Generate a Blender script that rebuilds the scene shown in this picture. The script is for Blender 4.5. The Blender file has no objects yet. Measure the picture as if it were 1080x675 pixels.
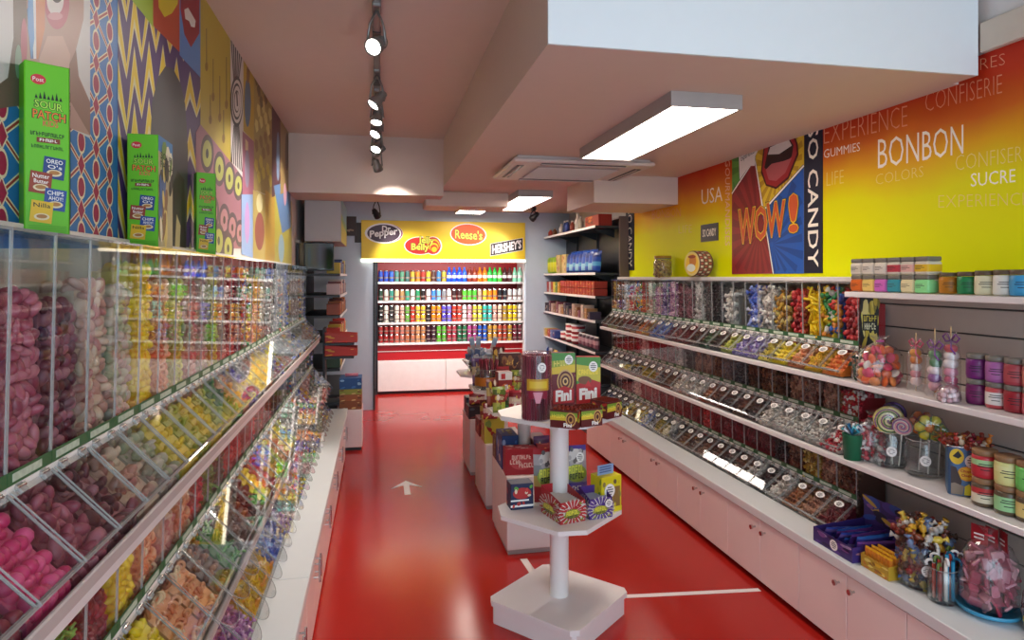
import bpy, math, random
from mathutils import Vector, Matrix, Euler
R = random.Random(7)
SC = bpy.context.scene
C = SC.collection
PI = math.pi
# ---------------------------------------------------------------- camera model (used to read positions off the photograph)
FPX, CX, HY, EYE, YAW = 690.0, 540.0, 292.0, 1.6, math.radians(11.6)
cs, sn = math.cos(YAW), math.sin(YAW)
def ray(u, v):
    a = (u-CX)/FPX
    return (sn+a*cs, cs-a*sn, (HY-v)/FPX)
def at_x(u, v, X):
    d = ray(u, v); t = X/d[0]; return Vector((X, t*d[1], EYE+t*d[2]))
def at_y(u, v, Y):
    d = ray(u, v); t = Y/d[1]; return Vector((t*d[0], Y, EYE+t*d[2]))
def at_z(u, v, Z):
    d = ray(u, v); t = (Z-EYE)/d[2]; return Vector((t*d[0], t*d[1], Z))
# ---------------------------------------------------------------- materials
def lin(c):
    if isinstance(c, str):
        c = [int(c[i:i+2], 16)/255 for i in (0, 2, 4)]
    return tuple((x/12.92 if x <= .04045 else ((x+.055)/1.055)**2.4) for x in c)+(1,)
MATS = {}
def mat(name, col='cccccc', rough=.5, metal=0, spec=.5, coat=0, emit=0, var=.06, scale=14):
    if name in MATS: return MATS[name]
    m = bpy.data.materials.new(name); m.use_nodes = True
    nt = m.node_tree; b = nt.nodes['Principled BSDF']
    c = lin(col)
    b.inputs['Roughness'].default_value = rough
    b.inputs['Metallic'].default_value = metal
    b.inputs['Specular IOR Level'].default_value = spec
    b.inputs['Coat Weight'].default_value = coat
    b.inputs['Coat Roughness'].default_value = .08
    if emit:
        b.inputs['Base Color'].default_value = c
        b.inputs['Emission Color'].default_value = c
        b.inputs['Emission Strength'].default_value = emit
    elif var:
        tc = nt.nodes.new('ShaderNodeTexCoord'); nz = nt.nodes.new('ShaderNodeTexNoise')
        nz.inputs['Scale'].default_value = scale; nz.inputs['Detail'].default_value = 3
        mx = nt.nodes.new('ShaderNodeMix'); mx.data_type = 'RGBA'
        mx.inputs[6].default_value = tuple(x*(1-var) for x in c[:3])+(1,)
        mx.inputs[7].default_value = tuple(min(1, x*(1+var)) for x in c[:3])+(1,)
        nt.links.new(tc.outputs['Object'], nz.inputs['Vector'])
        nt.links.new(nz.outputs['Fac'], mx.inputs[0])
        nt.links.new(mx.outputs[2], b.inputs['Base Color'])
    else:
        b.inputs['Base Color'].default_value = c
    MATS[name] = m
    return m
def col(h, rough=.45, spec=.4):
    return mat('print_'+h+('' if rough == .45 else '_g%d' % int(rough*100)), h, rough, spec=spec, var=.03)
def clear(name, tint=(.97, .98, .98), ior=1.45, gain=1.0, haze=0.0, rough=.02, hazecol='d8d8d8'):
    if name in MATS: return MATS[name]
    m = bpy.data.materials.new(name); m.use_nodes = True
    nt = m.node_tree; nt.nodes.clear(); N = nt.nodes.new; L = nt.links.new
    out = N('ShaderNodeOutputMaterial'); mix = N('ShaderNodeMixShader')
    tr = N('ShaderNodeBsdfTransparent'); tr.inputs[0].default_value = tint+(1,)
    gl = N('ShaderNodeBsdfGlossy'); gl.inputs['Roughness'].default_value = rough
    fr = N('ShaderNodeFresnel'); ge = N('ShaderNodeNewGeometry'); mr = N('ShaderNodeMapRange'); mr.inputs[3].default_value = ior; mr.inputs[4].default_value = 1/ior
    L(ge.outputs['Backfacing'], mr.inputs[0]); L(mr.outputs[0], fr.inputs[0])
    mu = N('ShaderNodeMath'); mu.operation = 'MULTIPLY'; mu.inputs[1].default_value = gain; mu.use_clamp = True
    L(fr.outputs[0], mu.inputs[0]); L(mu.outputs[0], mix.inputs[0])
    src = tr
    if haze:
        df = N('ShaderNodeBsdfDiffuse'); df.inputs[0].default_value = lin(hazecol)
        m2 = N('ShaderNodeMixShader'); m2.inputs[0].default_value = haze
        L(tr.outputs[0], m2.inputs[1]); L(df.outputs[0], m2.inputs[2]); src = m2
    L(src.outputs[0], mix.inputs[1]); L(gl.outputs[0], mix.inputs[2]); L(mix.outputs[0], out.inputs[0])
    MATS[name] = m
    return m
def candy(name, cols, single=False, rough=.38):
    key = 'candy_'+name+('_single' if single else '')
    if key in MATS: return MATS[key]
    m = bpy.data.materials.new(key); m.use_nodes = True
    nt = m.node_tree; b = nt.nodes['Principled BSDF']; N = nt.nodes.new; L = nt.links.new
    rp = N('ShaderNodeValToRGB'); rp.color_ramp.interpolation = 'CONSTANT'
    e = rp.color_ramp.elements
    while len(e) < len(cols): e.new(.5)
    for i, c in enumerate(cols):
        e[i].position = i/len(cols); e[i].color = lin(c)
    src = N('ShaderNodeObjectInfo').outputs['Random'] if single else N('ShaderNodeNewGeometry').outputs['Random Per Island']
    L(src, rp.inputs[0]); L(rp.outputs[0], b.inputs['Base Color'])
    b.inputs['Roughness'].default_value = rough
    MATS[key] = m
    return m
# ---------------------------------------------------------------- mesh builder
_txt = {}
def text_data(s, outline=0, bold=0, res=2):
    k = (s, outline, bold)
    if k in _txt: return _txt[k]
    cu = bpy.data.curves.new('t', 'FONT'); cu.body = s; cu.resolution_u = res; cu.offset = bold
    if outline:
        cu.fill_mode = 'NONE'; cu.bevel_depth = outline; cu.bevel_resolution = 0
    ob = bpy.data.objects.new('t', cu); C.objects.link(ob)
    dg = bpy.context.evaluated_depsgraph_get(); dg.update()
    me = bpy.data.meshes.new_from_object(ob.evaluated_get(dg), depsgraph=dg)
    V = [tuple(v.co) for v in me.vertices]; Fc = [tuple(p.vertices) for p in me.polygons]
    bpy.data.objects.remove(ob); bpy.data.curves.remove(cu); bpy.data.meshes.remove(me)
    x0 = min(v[0] for v in V); x1 = max(v[0] for v in V); y0 = min(v[1] for v in V); y1 = max(v[1] for v in V)
    V = [((v[0]-x0)/(x1-x0), (v[1]-y0)/(y1-y0)) for v in V]
    _txt[k] = (V, Fc, (x1-x0)/(y1-y0))
    return _txt[k]
class MB:
    def __init__(s): s.v = []; s.f = []; s.m = []; s.s = []; s.mats = []
    def mi(s, m):
        if m not in s.mats: s.mats.append(m)
        return s.mats.index(m)
    def add(s, V, Fc, m, smooth=False, M=None):
        b = len(s.v); k = s.mi(m)
        s.v += [tuple(M @ Vector(v)) for v in V] if M is not None else [tuple(v) for v in V]
        s.f += [tuple(b+i for i in f) for f in Fc]; s.m += [k]*len(Fc); s.s += [smooth]*len(Fc)
        return s
    def box(s, x0, y0, z0, x1, y1, z1, m, bev=0, M=None):
        x0, x1 = sorted((x0, x1)); y0, y1 = sorted((y0, y1)); z0, z1 = sorted((z0, z1))
        if not bev:
            V = [(x, y, z) for x in (x0, x1) for y in (y0, y1) for z in (z0, z1)]
            return s.add(V, [(0, 1, 3, 2), (4, 6, 7, 5), (0, 4, 5, 1), (2, 3, 7, 6), (0, 2, 6, 4), (1, 5, 7, 3)], m, M=M)
        bev = min(bev, (x1-x0)*.45, (y1-y0)*.45, (z1-z0)*.45)
        V = []; idx = {}
        for a in (0, 1):
            for b in (0, 1):
                for c in (0, 1):
                    X = (x0, x1)[a]; Y = (y0, y1)[b]; Z = (z0, z1)[c]
                    xi = X+bev*(1-2*a); yi = Y+bev*(1-2*b); zi = Z+bev*(1-2*c)
                    idx[a, b, c] = len(V); V += [(X, yi, zi), (xi, Y, zi), (xi, yi, Z)]
        q = []
        loop = [(0, 0), (0, 1), (1, 1), (1, 0)]
        for ax in range(3):
            for sd in (0, 1):
                f = []
                for p in loop:
                    k = list(p); k.insert(ax, sd); f.append(idx[tuple(k)]+ax)
                q.append(f)
        for ax in range(3):
            o1, o2 = [i for i in range(3) if i != ax]
            for p in loop:
                k0 = [0, 0, 0]; k0[o1], k0[o2] = p; k1 = list(k0); k1[ax] = 1
                a0, a1 = idx[tuple(k0)], idx[tuple(k1)]
                q.append((a0+o1, a1+o1, a1+o2, a0+o2))
        for k in idx.values(): q.append((k, k+1, k+2))
        return s.add(V, q, m, M=M)
    def cyl(s, p0, p1, r0, r1, m, n=16, caps=True, smooth=True, M=None):
        p0 = Vector(p0); p1 = Vector(p1); d = (p1-p0).normalized()
        a = d.orthogonal().normalized(); b = d.cross(a)
        V = []
        for p, r in ((p0, r0), (p1, r1)):
            for i in range(n):
                t = 2*PI*i/n; V.append(p+a*(r*math.cos(t))+b*(r*math.sin(t)))
        s.add(V, [(i, (i+1) % n, n+(i+1) % n, n+i) for i in range(n)], m, smooth, M)
        if caps:
            s.add(V[:n], [tuple(range(n-1, -1, -1))], m, False, M); s.add(V[n:], [tuple(range(n))], m, False, M)
        return s
    def lathe(s, prof, m, n=20, M=None, smooth=True):
        V = []; Fc = []
        for r, z in prof:
            for i in range(n):
                t = 2*PI*i/n; V.append((r*math.cos(t), r*math.sin(t), z))
        for j in range(len(prof)-1):
            for i in range(n):
                Fc.append((j*n+i, j*n+(i+1) % n, (j+1)*n+(i+1) % n, (j+1)*n+i))
        return s.add(V, Fc, m, smooth, M)
    def tube(s, pts, r, m, n=6, M=None, closed=False):
        pts = [Vector(p) for p in pts]; V = []; Fc = []; k = len(pts)
        for j, p in enumerate(pts):
            d = (pts[(j+1) % k if closed else min(j+1, k-1)]-pts[(j-1) if closed else max(j-1, 0)]).normalized()
            a = d.cross(Vector((.31, .17, .93))).normalized(); b = d.cross(a)
            rr = r[j] if isinstance(r, (list, tuple)) else r
            for i in range(n):
                t = 2*PI*i/n; V.append(p+a*(rr*math.cos(t))+b*(rr*math.sin(t)))
        for j in range(k if closed else k-1):
            for i in range(n):
                j2 = (j+1) % k
                Fc.append((j*n+i, j*n+(i+1) % n, j2*n+(i+1) % n, j2*n+i))
        if not closed: Fc += [tuple(range(n-1, -1, -1)), tuple((k-1)*n+i for i in range(n))]
        return s.add(V, Fc, m, True, M)
    def poly(s, pts, m): return s.add(pts, [tuple(range(len(pts)))], m)
    def prism(s, pts, h, m, M=None, axis=2):
        """closed outline (2-D, counter-clockwise) extruded along an axis from 0 to h (or h=(h0,h1))"""
        h0, h1 = h if isinstance(h, tuple) else (0, h)
        def P(p, z): q = [p[0], p[1]]; q.insert(axis, z); return tuple(q)
        n = len(pts); V = [P(p, h0) for p in pts]+[P(p, h1) for p in pts]
        return s.add(V, [tuple(range(n-1, -1, -1)), tuple(range(n, 2*n))]+[(i, (i+1) % n, n+(i+1) % n, n+i) for i in range(n)], m, M=M)
    def text(s, t, O, U, V, m, outline=0, bold=0, N=None, fit='both', width=None):
        """lettering inside the rectangle O, O+U, O+V (vectors)"""
        vs, fs, asp = text_data(t, outline, bold)
        O, U, V = Vector(O), Vector(U), Vector(V)
        return s.add([O+U*a+V*b for a, b in vs], fs, m)
    def build(s, name, parent=None, loc=None, rz=0):
        me = bpy.data.meshes.new(name); me.from_pydata(s.v, [], s.f)
        for m in s.mats: me.materials.append(m)
        me.polygons.foreach_set('material_index', s.m); me.polygons.foreach_set('use_smooth', s.s)
        me.update()
        o = bpy.data.objects.new(name, me); C.objects.link(o)
        if parent is not None: o.parent = parent
        if loc is not None: o.location = loc
        if rz: o.rotation_euler.z = rz
        return o
def tag(o, label=None, cat=None, group=None, kind=None):
    if label: o['label'] = label
    if cat: o['category'] = cat
    if group: o['group'] = group
    if kind: o['kind'] = kind
    return o
def empty(name, loc, label=None, cat=None, group=None, rz=0):
    o = bpy.data.objects.new(name, None); C.objects.link(o); o.location = loc; o.rotation_euler.z = rz
    o.empty_display_size = .05
    return tag(o, label, cat, group)
def kids(o): return list(o.children)
def copy_tree(o, parent=None, children=None):
    c = o.copy(); C.objects.link(c); c.parent = parent
    for ch in (CH.get(o) or kids(o)): copy_tree(ch, c)
    return c
CH = {}
def struct(mb, name): return tag(mb.build(name), kind='structure')
class Sheet:
    """paints flat printed shapes on a plane: mp maps the sheet's coordinates to the room, each shape a hair above the one before"""
    def __init__(s, mb, mp, N, step=.00008): s.mb = mb; s.mp = mp; s.N = Vector(N); s.k = 0; s.step = step
    def up(s): s.k += 1; return s.N*(s.k*s.step)
    def poly(s, pts, m):
        o = s.up(); s.mb.add([s.mp(*p)+o for p in pts], [tuple(range(len(pts)))], m); return s
    def multi(s, polys, m):
        o = s.up()
        for pts in polys: s.mb.add([s.mp(*p)+o for p in pts], [tuple(range(len(pts)))], m)
        return s
    def rect(s, x0, y0, x1, y1, m): return s.poly([(x0, y0), (x1, y0), (x1, y1), (x0, y1)], m)
    def ell(s, x, y, rx, ry, m, n=24, rot=0):
        c, k = math.cos(rot), math.sin(rot); P = []
        for i in range(n):
            a = rx*math.cos(2*PI*i/n); b = ry*math.sin(2*PI*i/n); P.append((x+a*c-b*k, y+a*k+b*c))
        return s.poly(P, m)
    def text(s, t, x0, y0, x1, y1, m, outline=0, bold=0, dy=0):
        """text box with bottom-left (x0,y0), right end x1, top y1; dy lifts the right end"""
        o = s.up(); vs, fs, _ = text_data(t, outline, bold)
        s.mb.add([s.mp(x0+(x1-x0)*a, y0+(y1-y0)*b+dy*a)+o for a, b in vs], fs, m); return s
    def scrawl(s, x0, y0, x1, y1, m, n=6, seed=1, dy=0):
        """a word too small to read: a row of letter-like strokes"""
        o = s.up(); r = random.Random(seed); w = (x1-x0)/n; h = y1-y0
        for k in range(n):
            a = x0+k*w+w*.1; y = y0+dy*k/n; t = w*.24
            P = [[(a, y), (a+t, y), (a+t, y+h), (a, y+h)]]
            for q in r.sample((0, .42, .8), r.choice((1, 2))): P.append([(a+t, y+h*q), (a+w*.75, y+h*q), (a+w*.75, y+h*(q+.2)), (a+t, y+h*(q+.2))])
            if r.random() < .5: P.append([(a+w*.55, y+h*.05), (a+w*.78, y+h*.05), (a+w*.78, y+h*.95), (a+w*.55, y+h*.95)])
            for p in P: s.mb.add([s.mp(*q)+o for q in p], [(0, 1, 2, 3)], m)
        return s
    def vtext(s, t, x0, y0, x1, y1, m, bold=0):
        """lettering turned to read from (x0..x1, y0) at its top down to y1: letters lean to the right"""
        o = s.up(); vs, fs, _ = text_data(t, 0, bold)
        s.mb.add([s.mp(x0+(x1-x0)*b, y0+(y1-y0)*a)+o for a, b in vs], fs, m); return s
ORD = 'first second third fourth fifth sixth seventh eighth ninth tenth eleventh twelfth thirteenth fourteenth fifteenth sixteenth seventeenth eighteenth nineteenth twentieth'.split()
def ordw(i):
    if i < 20: return ORD[i]
    t = ('twenty', 'thirty', 'forty')[(i+1)//10-2]; r = (i+1) % 10
    return ('thirtieth' if t == 'thirty' else 'fortieth' if t == 'forty' else 'twentieth') if r == 0 else t+'-'+ORD[r-1]
# shared materials
WHITE = mat('white_laminate', 'ded9d8', .3, spec=.5, var=.02)
WPAINT = mat('white_wall_paint', 'd9d3cf', .7, var=.02)
CEIL = mat('ceiling_bounce_tint', 'd3bdb2', .8, var=.02)  # white ceiling; the red floor's pink bounce is mixed into this colour
BLUEGREY = mat('pale_grey_paint', 'bccbdb', .6, var=.03)
GREY = mat('warm_grey_paint', '9c9494', .5)
BLACK = mat('black_metal', '17171a', .4)
DARK = mat('charcoal_panel', '2a2a2e', .5)
CHROME = mat('brushed_chrome', 'c8c8c8', .25, metal=1, var=.02)
STEEL = mat('track_grey', '8a8784', .35, metal=.6)
ACR = clear('clear_acrylic', gain=.9)
ACRF = clear('clear_acrylic_front', gain=.62)
ACRL = clear('clear_acrylic_lid', gain=.9)
EDGE = clear('polished_acrylic_edge', tint=(.9, .92, .92), gain=1.6, haze=.45, hazecol='c9c9c6')
GLASS = clear('jar_glass', tint=(.95, .97, .97), gain=1.4, haze=.03)
FILM = clear('cellophane', tint=(.97, .97, .98), gain=2.0, rough=.08, haze=.05)
PAPER = mat('white_label_paper', 'eeeae6', .6, var=.02)
INK = mat('dark_ink', '1d1c22', .6, var=0)
# ================================================================= THE ROOM
XL, XR = -0.76, 2.40
def floor_material():
    m = mat('red_floor_resin', 'b0221c', .2, spec=.4, var=0); nt = m.node_tree; b = nt.nodes['Principled BSDF']; N = nt.nodes.new; L = nt.links.new
    tc = N('ShaderNodeTexCoord'); nz = N('ShaderNodeTexNoise'); nz.inputs['Scale'].default_value = 2.2; nz.inputs['Detail'].default_value = 5
    L(tc.outputs['Object'], nz.inputs['Vector'])
    rr = N('ShaderNodeMapRange'); rr.inputs[3].default_value = .12; rr.inputs[4].default_value = .24; L(nz.outputs['Fac'], rr.inputs[0]); L(rr.outputs[0], b.inputs['Roughness'])
    mx = N('ShaderNodeMix'); mx.data_type = 'RGBA'; mx.inputs[6].default_value = lin('a41d17'); mx.inputs[7].default_value = lin('ae251d')
    L(nz.outputs['Fac'], mx.inputs[0]); L(mx.outputs[2], b.inputs['Base Color'])
    return m
FLOOR = floor_material()
struct(MB().box(-.95, -1.3, -.1, 2.55, 9.7, 0, FLOOR), 'floor')
struct(MB().box(-.95, -1.3, 0, XL, 9.7, 2.95, WPAINT), 'wall_left')
struct(MB().box(XR, -1.3, 0, 2.55, 9.7, 2.95, WPAINT), 'wall_right')
struct(MB().box(XL, 9.55, 0, XR, 9.7, 2.95, WPAINT), 'wall_back')
struct(MB().box(XL, -1.3, 2.84, XR, 9.55, 2.95, CEIL), 'ceiling')
# lowered ceiling over the right half of the shop
struct(MB().box(.58, 2.212, 2.41, 2.365, 9.55, 2.84, CEIL).box(2.365, 2.32, 2.41, XR, 9.55, 2.84, CEIL), 'ceiling_soffit')
struct(MB().box(.58, 2.2, 2.41, 2.365, 2.2119, 2.84, mat('fascia_daylight_tint', 'e2eaee', .5, var=.02)), 'trim_7')  # daylight from the shop window is painted in: lighter, bluer than the ceiling
struct(MB().box(XL, 6.5, 2.5, .58, 9.55, 2.84, CEIL), 'ceiling_recess')
struct(MB().box(XL, 5.9, 2.33, .58, 6.5, 2.84, CEIL), 'ceiling_beam')
struct(MB().box(.44, 6.2, 2.27, 1.24, 6.6, 2.41, CEIL, .01), 'trim_1')
struct(MB().box(1.68, 4.95, 2.19, XR, 5.7, 2.41, CEIL), 'trim_2')
struct(MB().box(2.37, -1.2, 2.5, XR, 2.2, 2.62, mat('cream_pelmet', 'cdbfae', .6), .004), 'trim_3')
# wall across the far end with the wide opening for the drinks
struct(MB().box(XL, 8.05, 0, -.055, 8.15, 2.5, BLUEGREY), 'wall_far_left')
struct(MB().box(1.83, 8.05, 0, XR, 8.15, 2.41, BLUEGREY), 'wall_far_right')
struct(MB().box(-.055, 8.05, 1.82, 1.83, 8.15, 2.5, BLUEGREY), 'wall_far_top')
struct(MB().box(-.055, 8.035, 0, -.03, 8.16, 1.82, BLACK), 'trim_4')
# shop window behind the camera: frame and pane, daylight comes in through it
w = empty('window_1', (.82, -1.25, 0)); tag(w, kind='structure')
fm = MB()
for x in (-1.57, -.53, .51, 1.53): fm.box(x, -.03, 0, x+.06, .03, 2.84, GREY)
fm.box(-1.57, -.03, 0, 1.57, .03, .12, GREY).box(-1.57, -.03, 2.74, 1.57, .03, 2.84, GREY)
fm.build('window_frame', w); MB().box(-1.57, -.004, .1, 1.57, .004, 2.76, ACR).build('window_pane', w)
# white lines and arrow let into the floor
TAPE = mat('white_floor_tape', 'e6dcd8', .4)
def decal(name, pts, label, cat):
    mb = MB(); n = len(pts)
    mb.add([(x, y, .0005) for x, y in pts]+[(x, y, .0022) for x, y in pts], [tuple(range(n, 2*n))]+[(i, (i+1) % n, n+(i+1) % n, n+i) for i in range(n)], TAPE)
    return tag(mb.build(name), label, cat)
ax, ay = .215, 5.06
decal('floor_arrow', [(ax-.022, ay-.20), (ax+.022, ay-.20), (ax+.022, ay+.02), (ax+.115, ay-.04), (ax, ay+.13), (ax-.115, ay-.04), (ax-.022, ay+.02)], 'white arrow on the red floor pointing down the aisle', 'floor arrow')
decal('floor_line', [(1.13, 3.085), (1.91, 3.005), (1.912, 3.035), (1.13, 3.117)], 'long thin white line on red floor running to right cabinets', 'floor line')
decal('floor_line', [(.79, 3.62), (.83, 3.62), (.855, 3.26), (.815, 3.26)], 'short white line on red floor between plinth and display stand', 'floor line')
decal('floor_line', [(.8, 2.45), (.84, 2.45), (.84, 2.6), (.8, 2.6)], 'short white line on red floor in front of the display stand', 'floor line')
# ================================================================= CEILING FITTINGS
EMIT = mat('lit_diffuser', 'fff1e4', .5, emit=9.0)
def panel(x0, x1, y0, y1, zc, zb, label):
    t = empty('ceiling_panel_light', ((x0+x1)/2, (y0+y1)/2, zc), label, 'ceiling light', 'rectangular light panels on the ceiling')
    w, d, h = (x1-x0)/2, (y1-y0)/2, zb-zc
    f = MB(); k = .012
    FR = mat('panel_light_housing', 'a09896', .4)
    f.box(-w-k, -d-k, h, -w, d+k, 0, FR).box(w, -d-k, h, w+k, d+k, 0, FR).box(-w, -d-k, h, w, -d, 0, FR).box(-w, d, h, w, d+k, 0, FR).box(-w, -d, -.01, w, d, 0, FR)
    f.build('housing', t)
    tag(MB().box(-w, -d, h+.003, w, d, h+.012, EMIT).build('diffuser', t), 'glowing white diffuser')
panel(1.262, 1.58, 2.66, 3.95, 2.41, 2.345, 'large glowing ceiling panel in front of the air conditioner')
panel(1.29, 1.60, 5.95, 7.2, 2.41, 2.345, 'glowing ceiling panel just beyond the air conditioner')
panel(.9, 1.2, 7.0, 7.7, 2.41, 2.345, 'farthest glowing ceiling panel, above the yellow banner')
t = empty('air_conditioner', (0, 0, 2.409), 'white ceiling cassette air conditioner with louvred slots', 'air conditioner')
zb = 2.365; q = [at_z(u, v, zb) for u, v in ((526, 171.5), (698, 175.5), (655, 195), (510, 190))]
cx = sum(p.x for p in q)/4; cy = sum(p.y for p in q)/4; cy -= .06; hw, hd = .5, .42
t.location = (cx, cy, 2.409)
ACM = mat('aircon_plastic', 'cfc3bf', .45, var=.02)
z = zb-2.41
MB().box(-hw, -hd, z, hw, hd, z+.03, ACM, .012).box(-hw+.03, -hd+.03, z+.03, hw-.03, hd-.03, 0, ACM).build('casing', t)
g = MB().box(-.3, -.25, z-.006, .3, .25, z-.0005, mat('aircon_grille', 'a0938f', .5), .004)
for i in range(15): g.box(-.29, -.235+i*.033, z-.010, .29, -.222+i*.033, z-.005, ACM)
g.build('intake_grille', t)
for a, b, c, d in ((-.3, -.375, .3, -.33), (-.3, .33, .3, .375), (-.45, -.27, -.4, .27), (.4, -.27, .45, .27)):
    o = MB().box(a, b, z-.004, c, d, z-.0005, BLACK); lx = (c-a) > (d-b)
    if lx: o.box(a, b+.016, z-.008, c, b+.026, z-.004, ACM)
    else: o.box(a+.016, b, z-.008, a+.026, d, z-.004, ACM)
    o.build('louvre', t)
# track with spotlights
TX = -.005
t = empty('light_track', (TX, 3.9, 2.84), 'long thin grey lighting track running along the ceiling', 'light track')
MB().box(-.018, -2.2, -.03, .018, 1.95, 0, STEEL, .004).build('rail', t)
MB().box(-.022, 1.93, -.036, .022, 1.99, 0, BLACK).build('end_cap', t)
b = MB()
for y in (-1.45, -.6, .2): b.box(-.021, y, -.034, .021, y+.12, -.002, BLACK)
b.build('feed_box', t)
LAMP = mat('lit_lamp_face', 'fff8ec', .5, emit=14.0)
def lookm(d):
    d = Vector(d).normalized(); return d.to_track_quat('Z', 'Y').to_matrix().to_4x4()
def spot(x, y, zc, zh, aim, label, dark=False, power=24, group='spotlights along the ceiling track'):
    M1 = BLACK if dark else STEEL
    t = empty('track_spotlight', (x, y, zc), label, 'spotlight', group)
    h = zh-zc
    MB().box(-.02, -.05, -.045, .02, .05, 0, M1, .005).build('adapter', t)
    MB().tube([(0, 0, -.04), (.03, 0, h*.55), (.042, 0, h)], .006, M1).tube([(0, 0, -.04), (-.03, 0, h*.55), (-.042, 0, h)], .006, M1).build('bracket', t)
    M = Matrix.Translation((0, 0, h)) @ lookm(aim)
    hd = MB().lathe([(.0, -.075), (.022, -.072), (.026, -.05), (.027, -.02), (.038, .0), (.041, .04), (.039, .042), (.033, .03)], M1, 20, M)
    for k in range(3): hd.lathe([(.0275, -.05+k*.012), (.031, -.048+k*.012), (.0275, -.045+k*.012)], M1, 20, M)
    o = hd.build('lamp_head', t)
    tag(MB().lathe([(.0, .034), (.034, .034)], LAMP, 20, M).build('lamp_face', o), 'bright lamp face')
    ld = bpy.data.lights.new('spot_beam', 'SPOT'); ld.energy = power; ld.spot_size = math.radians(75); ld.spot_blend = .6; ld.color = (1, .93, .85); ld.shadow_soft_size = .03
    lo = bpy.data.objects.new('spot_beam', ld); C.objects.link(lo)
    d = Vector(aim).normalized(); lo.location = Vector((x, y, zh))+d*.05; lo.rotation_euler = d.to_track_quat('-Z', 'Y').to_euler()
def spot_px(u, v, Y, aim, label, **k):
    p = at_y(u, v, Y); spot(TX, p.y, 2.84, p.z, aim, label, **k)
spot_px(389, 47, 3.0, (-.45, -.75, -.55), 'brightest track spotlight, nearest the camera on the ceiling rail', power=7)
spot_px(386, 106, 3.95, (-.6, -.25, -.75), 'track spotlight turned aside, second along the ceiling rail')
spot_px(393, 124, 4.35, (-.1, -.3, -.9), 'track spotlight pointing down, third along the ceiling rail')
spot_px(389, 138, 4.72, (-.4, -.45, -.75), 'track spotlight, fourth along the ceiling rail')
spot_px(391, 154, 5.05, (-.3, -.5, -.8), 'track spotlight, fifth along the ceiling rail')
spot_px(386, 160, 5.3, (-.8, .1, -.6), 'track spotlight seen edge-on, sixth along the ceiling rail')
spot_px(395, 175, 5.55, (.25, .5, -.65), 'last track spotlight, lighting the ceiling beam', power=25)
p = at_y(397, 226, 7.4); spot(p.x, p.y, 2.5, p.z, (.35, .5, -.55), 'black spotlight above the left end of the yellow banner', True, 20, 'black spotlights at the banner')
p = at_y(563, 229, 7.4); spot(p.x, p.y, 2.41, p.z, (-.45, .45, -.5), 'black spotlight above the right end of the yellow banner', True, 20, 'black spotlights at the banner')
# ================================================================= LEFT MURAL
XM = XL+.004
mb = MB(); mb.box(XL, -.6, 1.45, XM, 5.895, 2.835, mat('mural_base', 'cfcabf', .5))
S = Sheet(mb, lambda u, v: at_x(u, v, XM), (1, 0, 0), .00003)
m_ = lambda h: col(h, .42)
# patterned cloth: ovals, diamonds and lattice
def cloth(region, u0, bright):
    bl, mg, wh, rd = (m_('2f72b4'), m_('9d1f4c'), m_('e6d9b8'), m_('a33a3c')) if bright else (m_('5a8ec2'), m_('b04a63'), m_('e2d8c4'), m_('b85a50'))
    S.poly(region, bl)
    pts = [at_x(u, v, XM) for u, v in region]
    y0 = min(p.y for p in pts); y1 = max(p.y for p in pts); z0 = min(p.z for p in pts); z1 = max(p.z for p in pts)
    from mathutils.geometry import intersect_point_line
    def inside(y, z):
        c = False; n = len(pts)
        for i in range(n):
            a, b = pts[i], pts[i-1]
            if (a.z > z) != (b.z > z) and y < (b.y-a.y)*(z-a.z)/(b.z-a.z)+a.y: c = not c
        return c
    W, H = .092, .118
    S2 = Sheet(mb, lambda y, z: Vector((XM, y, z)), (1, 0, 0), .00003); S2.k = S.k
    cells = []
    for i in range(int((y1-y0)/W)+3):
        for j in range(int((z1-z0)/H)+3):
            cells.append((y0+i*W-W*.5, z0+j*H+(H/2 if i % 2 else 0)-H*.4))
    ok = lambda P: all(inside(*p) for p in P)
    def multi(f, m):
        S2.multi([P for P in (f(y, z) for y, z in cells) if ok(P)], m)
    def E(rx, ry): return lambda y, z: [(y+rx*math.cos(2*PI*k/16), z+ry*math.sin(2*PI*k/16)) for k in range(16)]
    def D(rx, ry): return lambda y, z: [(y+rx, z+H/2), (y, z+H/2+ry), (y-rx, z+H/2), (y, z+H/2-ry)]
    def Ln(dx, dz, t, off=0): return lambda y, z: [(y+off, z+H/2-t), (y+off+dx, z+H/2+dz-t), (y+off+dx, z+H/2+dz+t), (y+off, z+H/2+t)]
    for dx in (W, -W):
        multi(Ln(dx, H/2, .008), wh); multi(Ln(dx, H/2, .0038), rd)
    multi(D(.024, .034), wh); multi(D(.0195, .027), mg)
    multi(E(.024, .032), wh); multi(E(.0185, .025), mg)
    S.k = S2.k
cloth([(-120, -60), (126, -60), (126, 262), (-120, 262)], 0, True)
# portrait panel
S.poly([(-120, -60), (95, -60), (95, 146), (72, 134), (60, 130), (28, 110), (-120, 130)], m_('c9c9c9'))
S.poly([(-60, -60), (13, -60), (16, 30), (10, 75), (-2, 92), (-60, 110)], m_('cdcdcd'))
S.poly([(13, -60), (30, -60), (30, 110), (-40, 120), (-10, 95), (8, 82), (14, 40)], m_('6b5a52'))
S.poly([(28, -60), (89, -60), (88, 20), (80, 52), (82, 78), (95, 108), (95, 143), (60, 130), (28, 110)], m_('b08d80'))
S.poly([(80, 52), (73, 68), (70, 100), (95, 143), (95, 108), (83, 82)], m_('8d6a5c'))
S.poly([(41, 62), (50, 38), (66, 38), (74, 58), (70, 95), (48, 95)], m_('c6a496'))
S.ell(60, 4, 13, 27, m_('b5566c')); S.ell(58, 0, 9, 16, m_('d9d3cf')); S.ell(60, -6, 6, 9, m_('3d3234')); S.ell(58, 17, 8, 4, m_('c98a96'))
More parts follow.
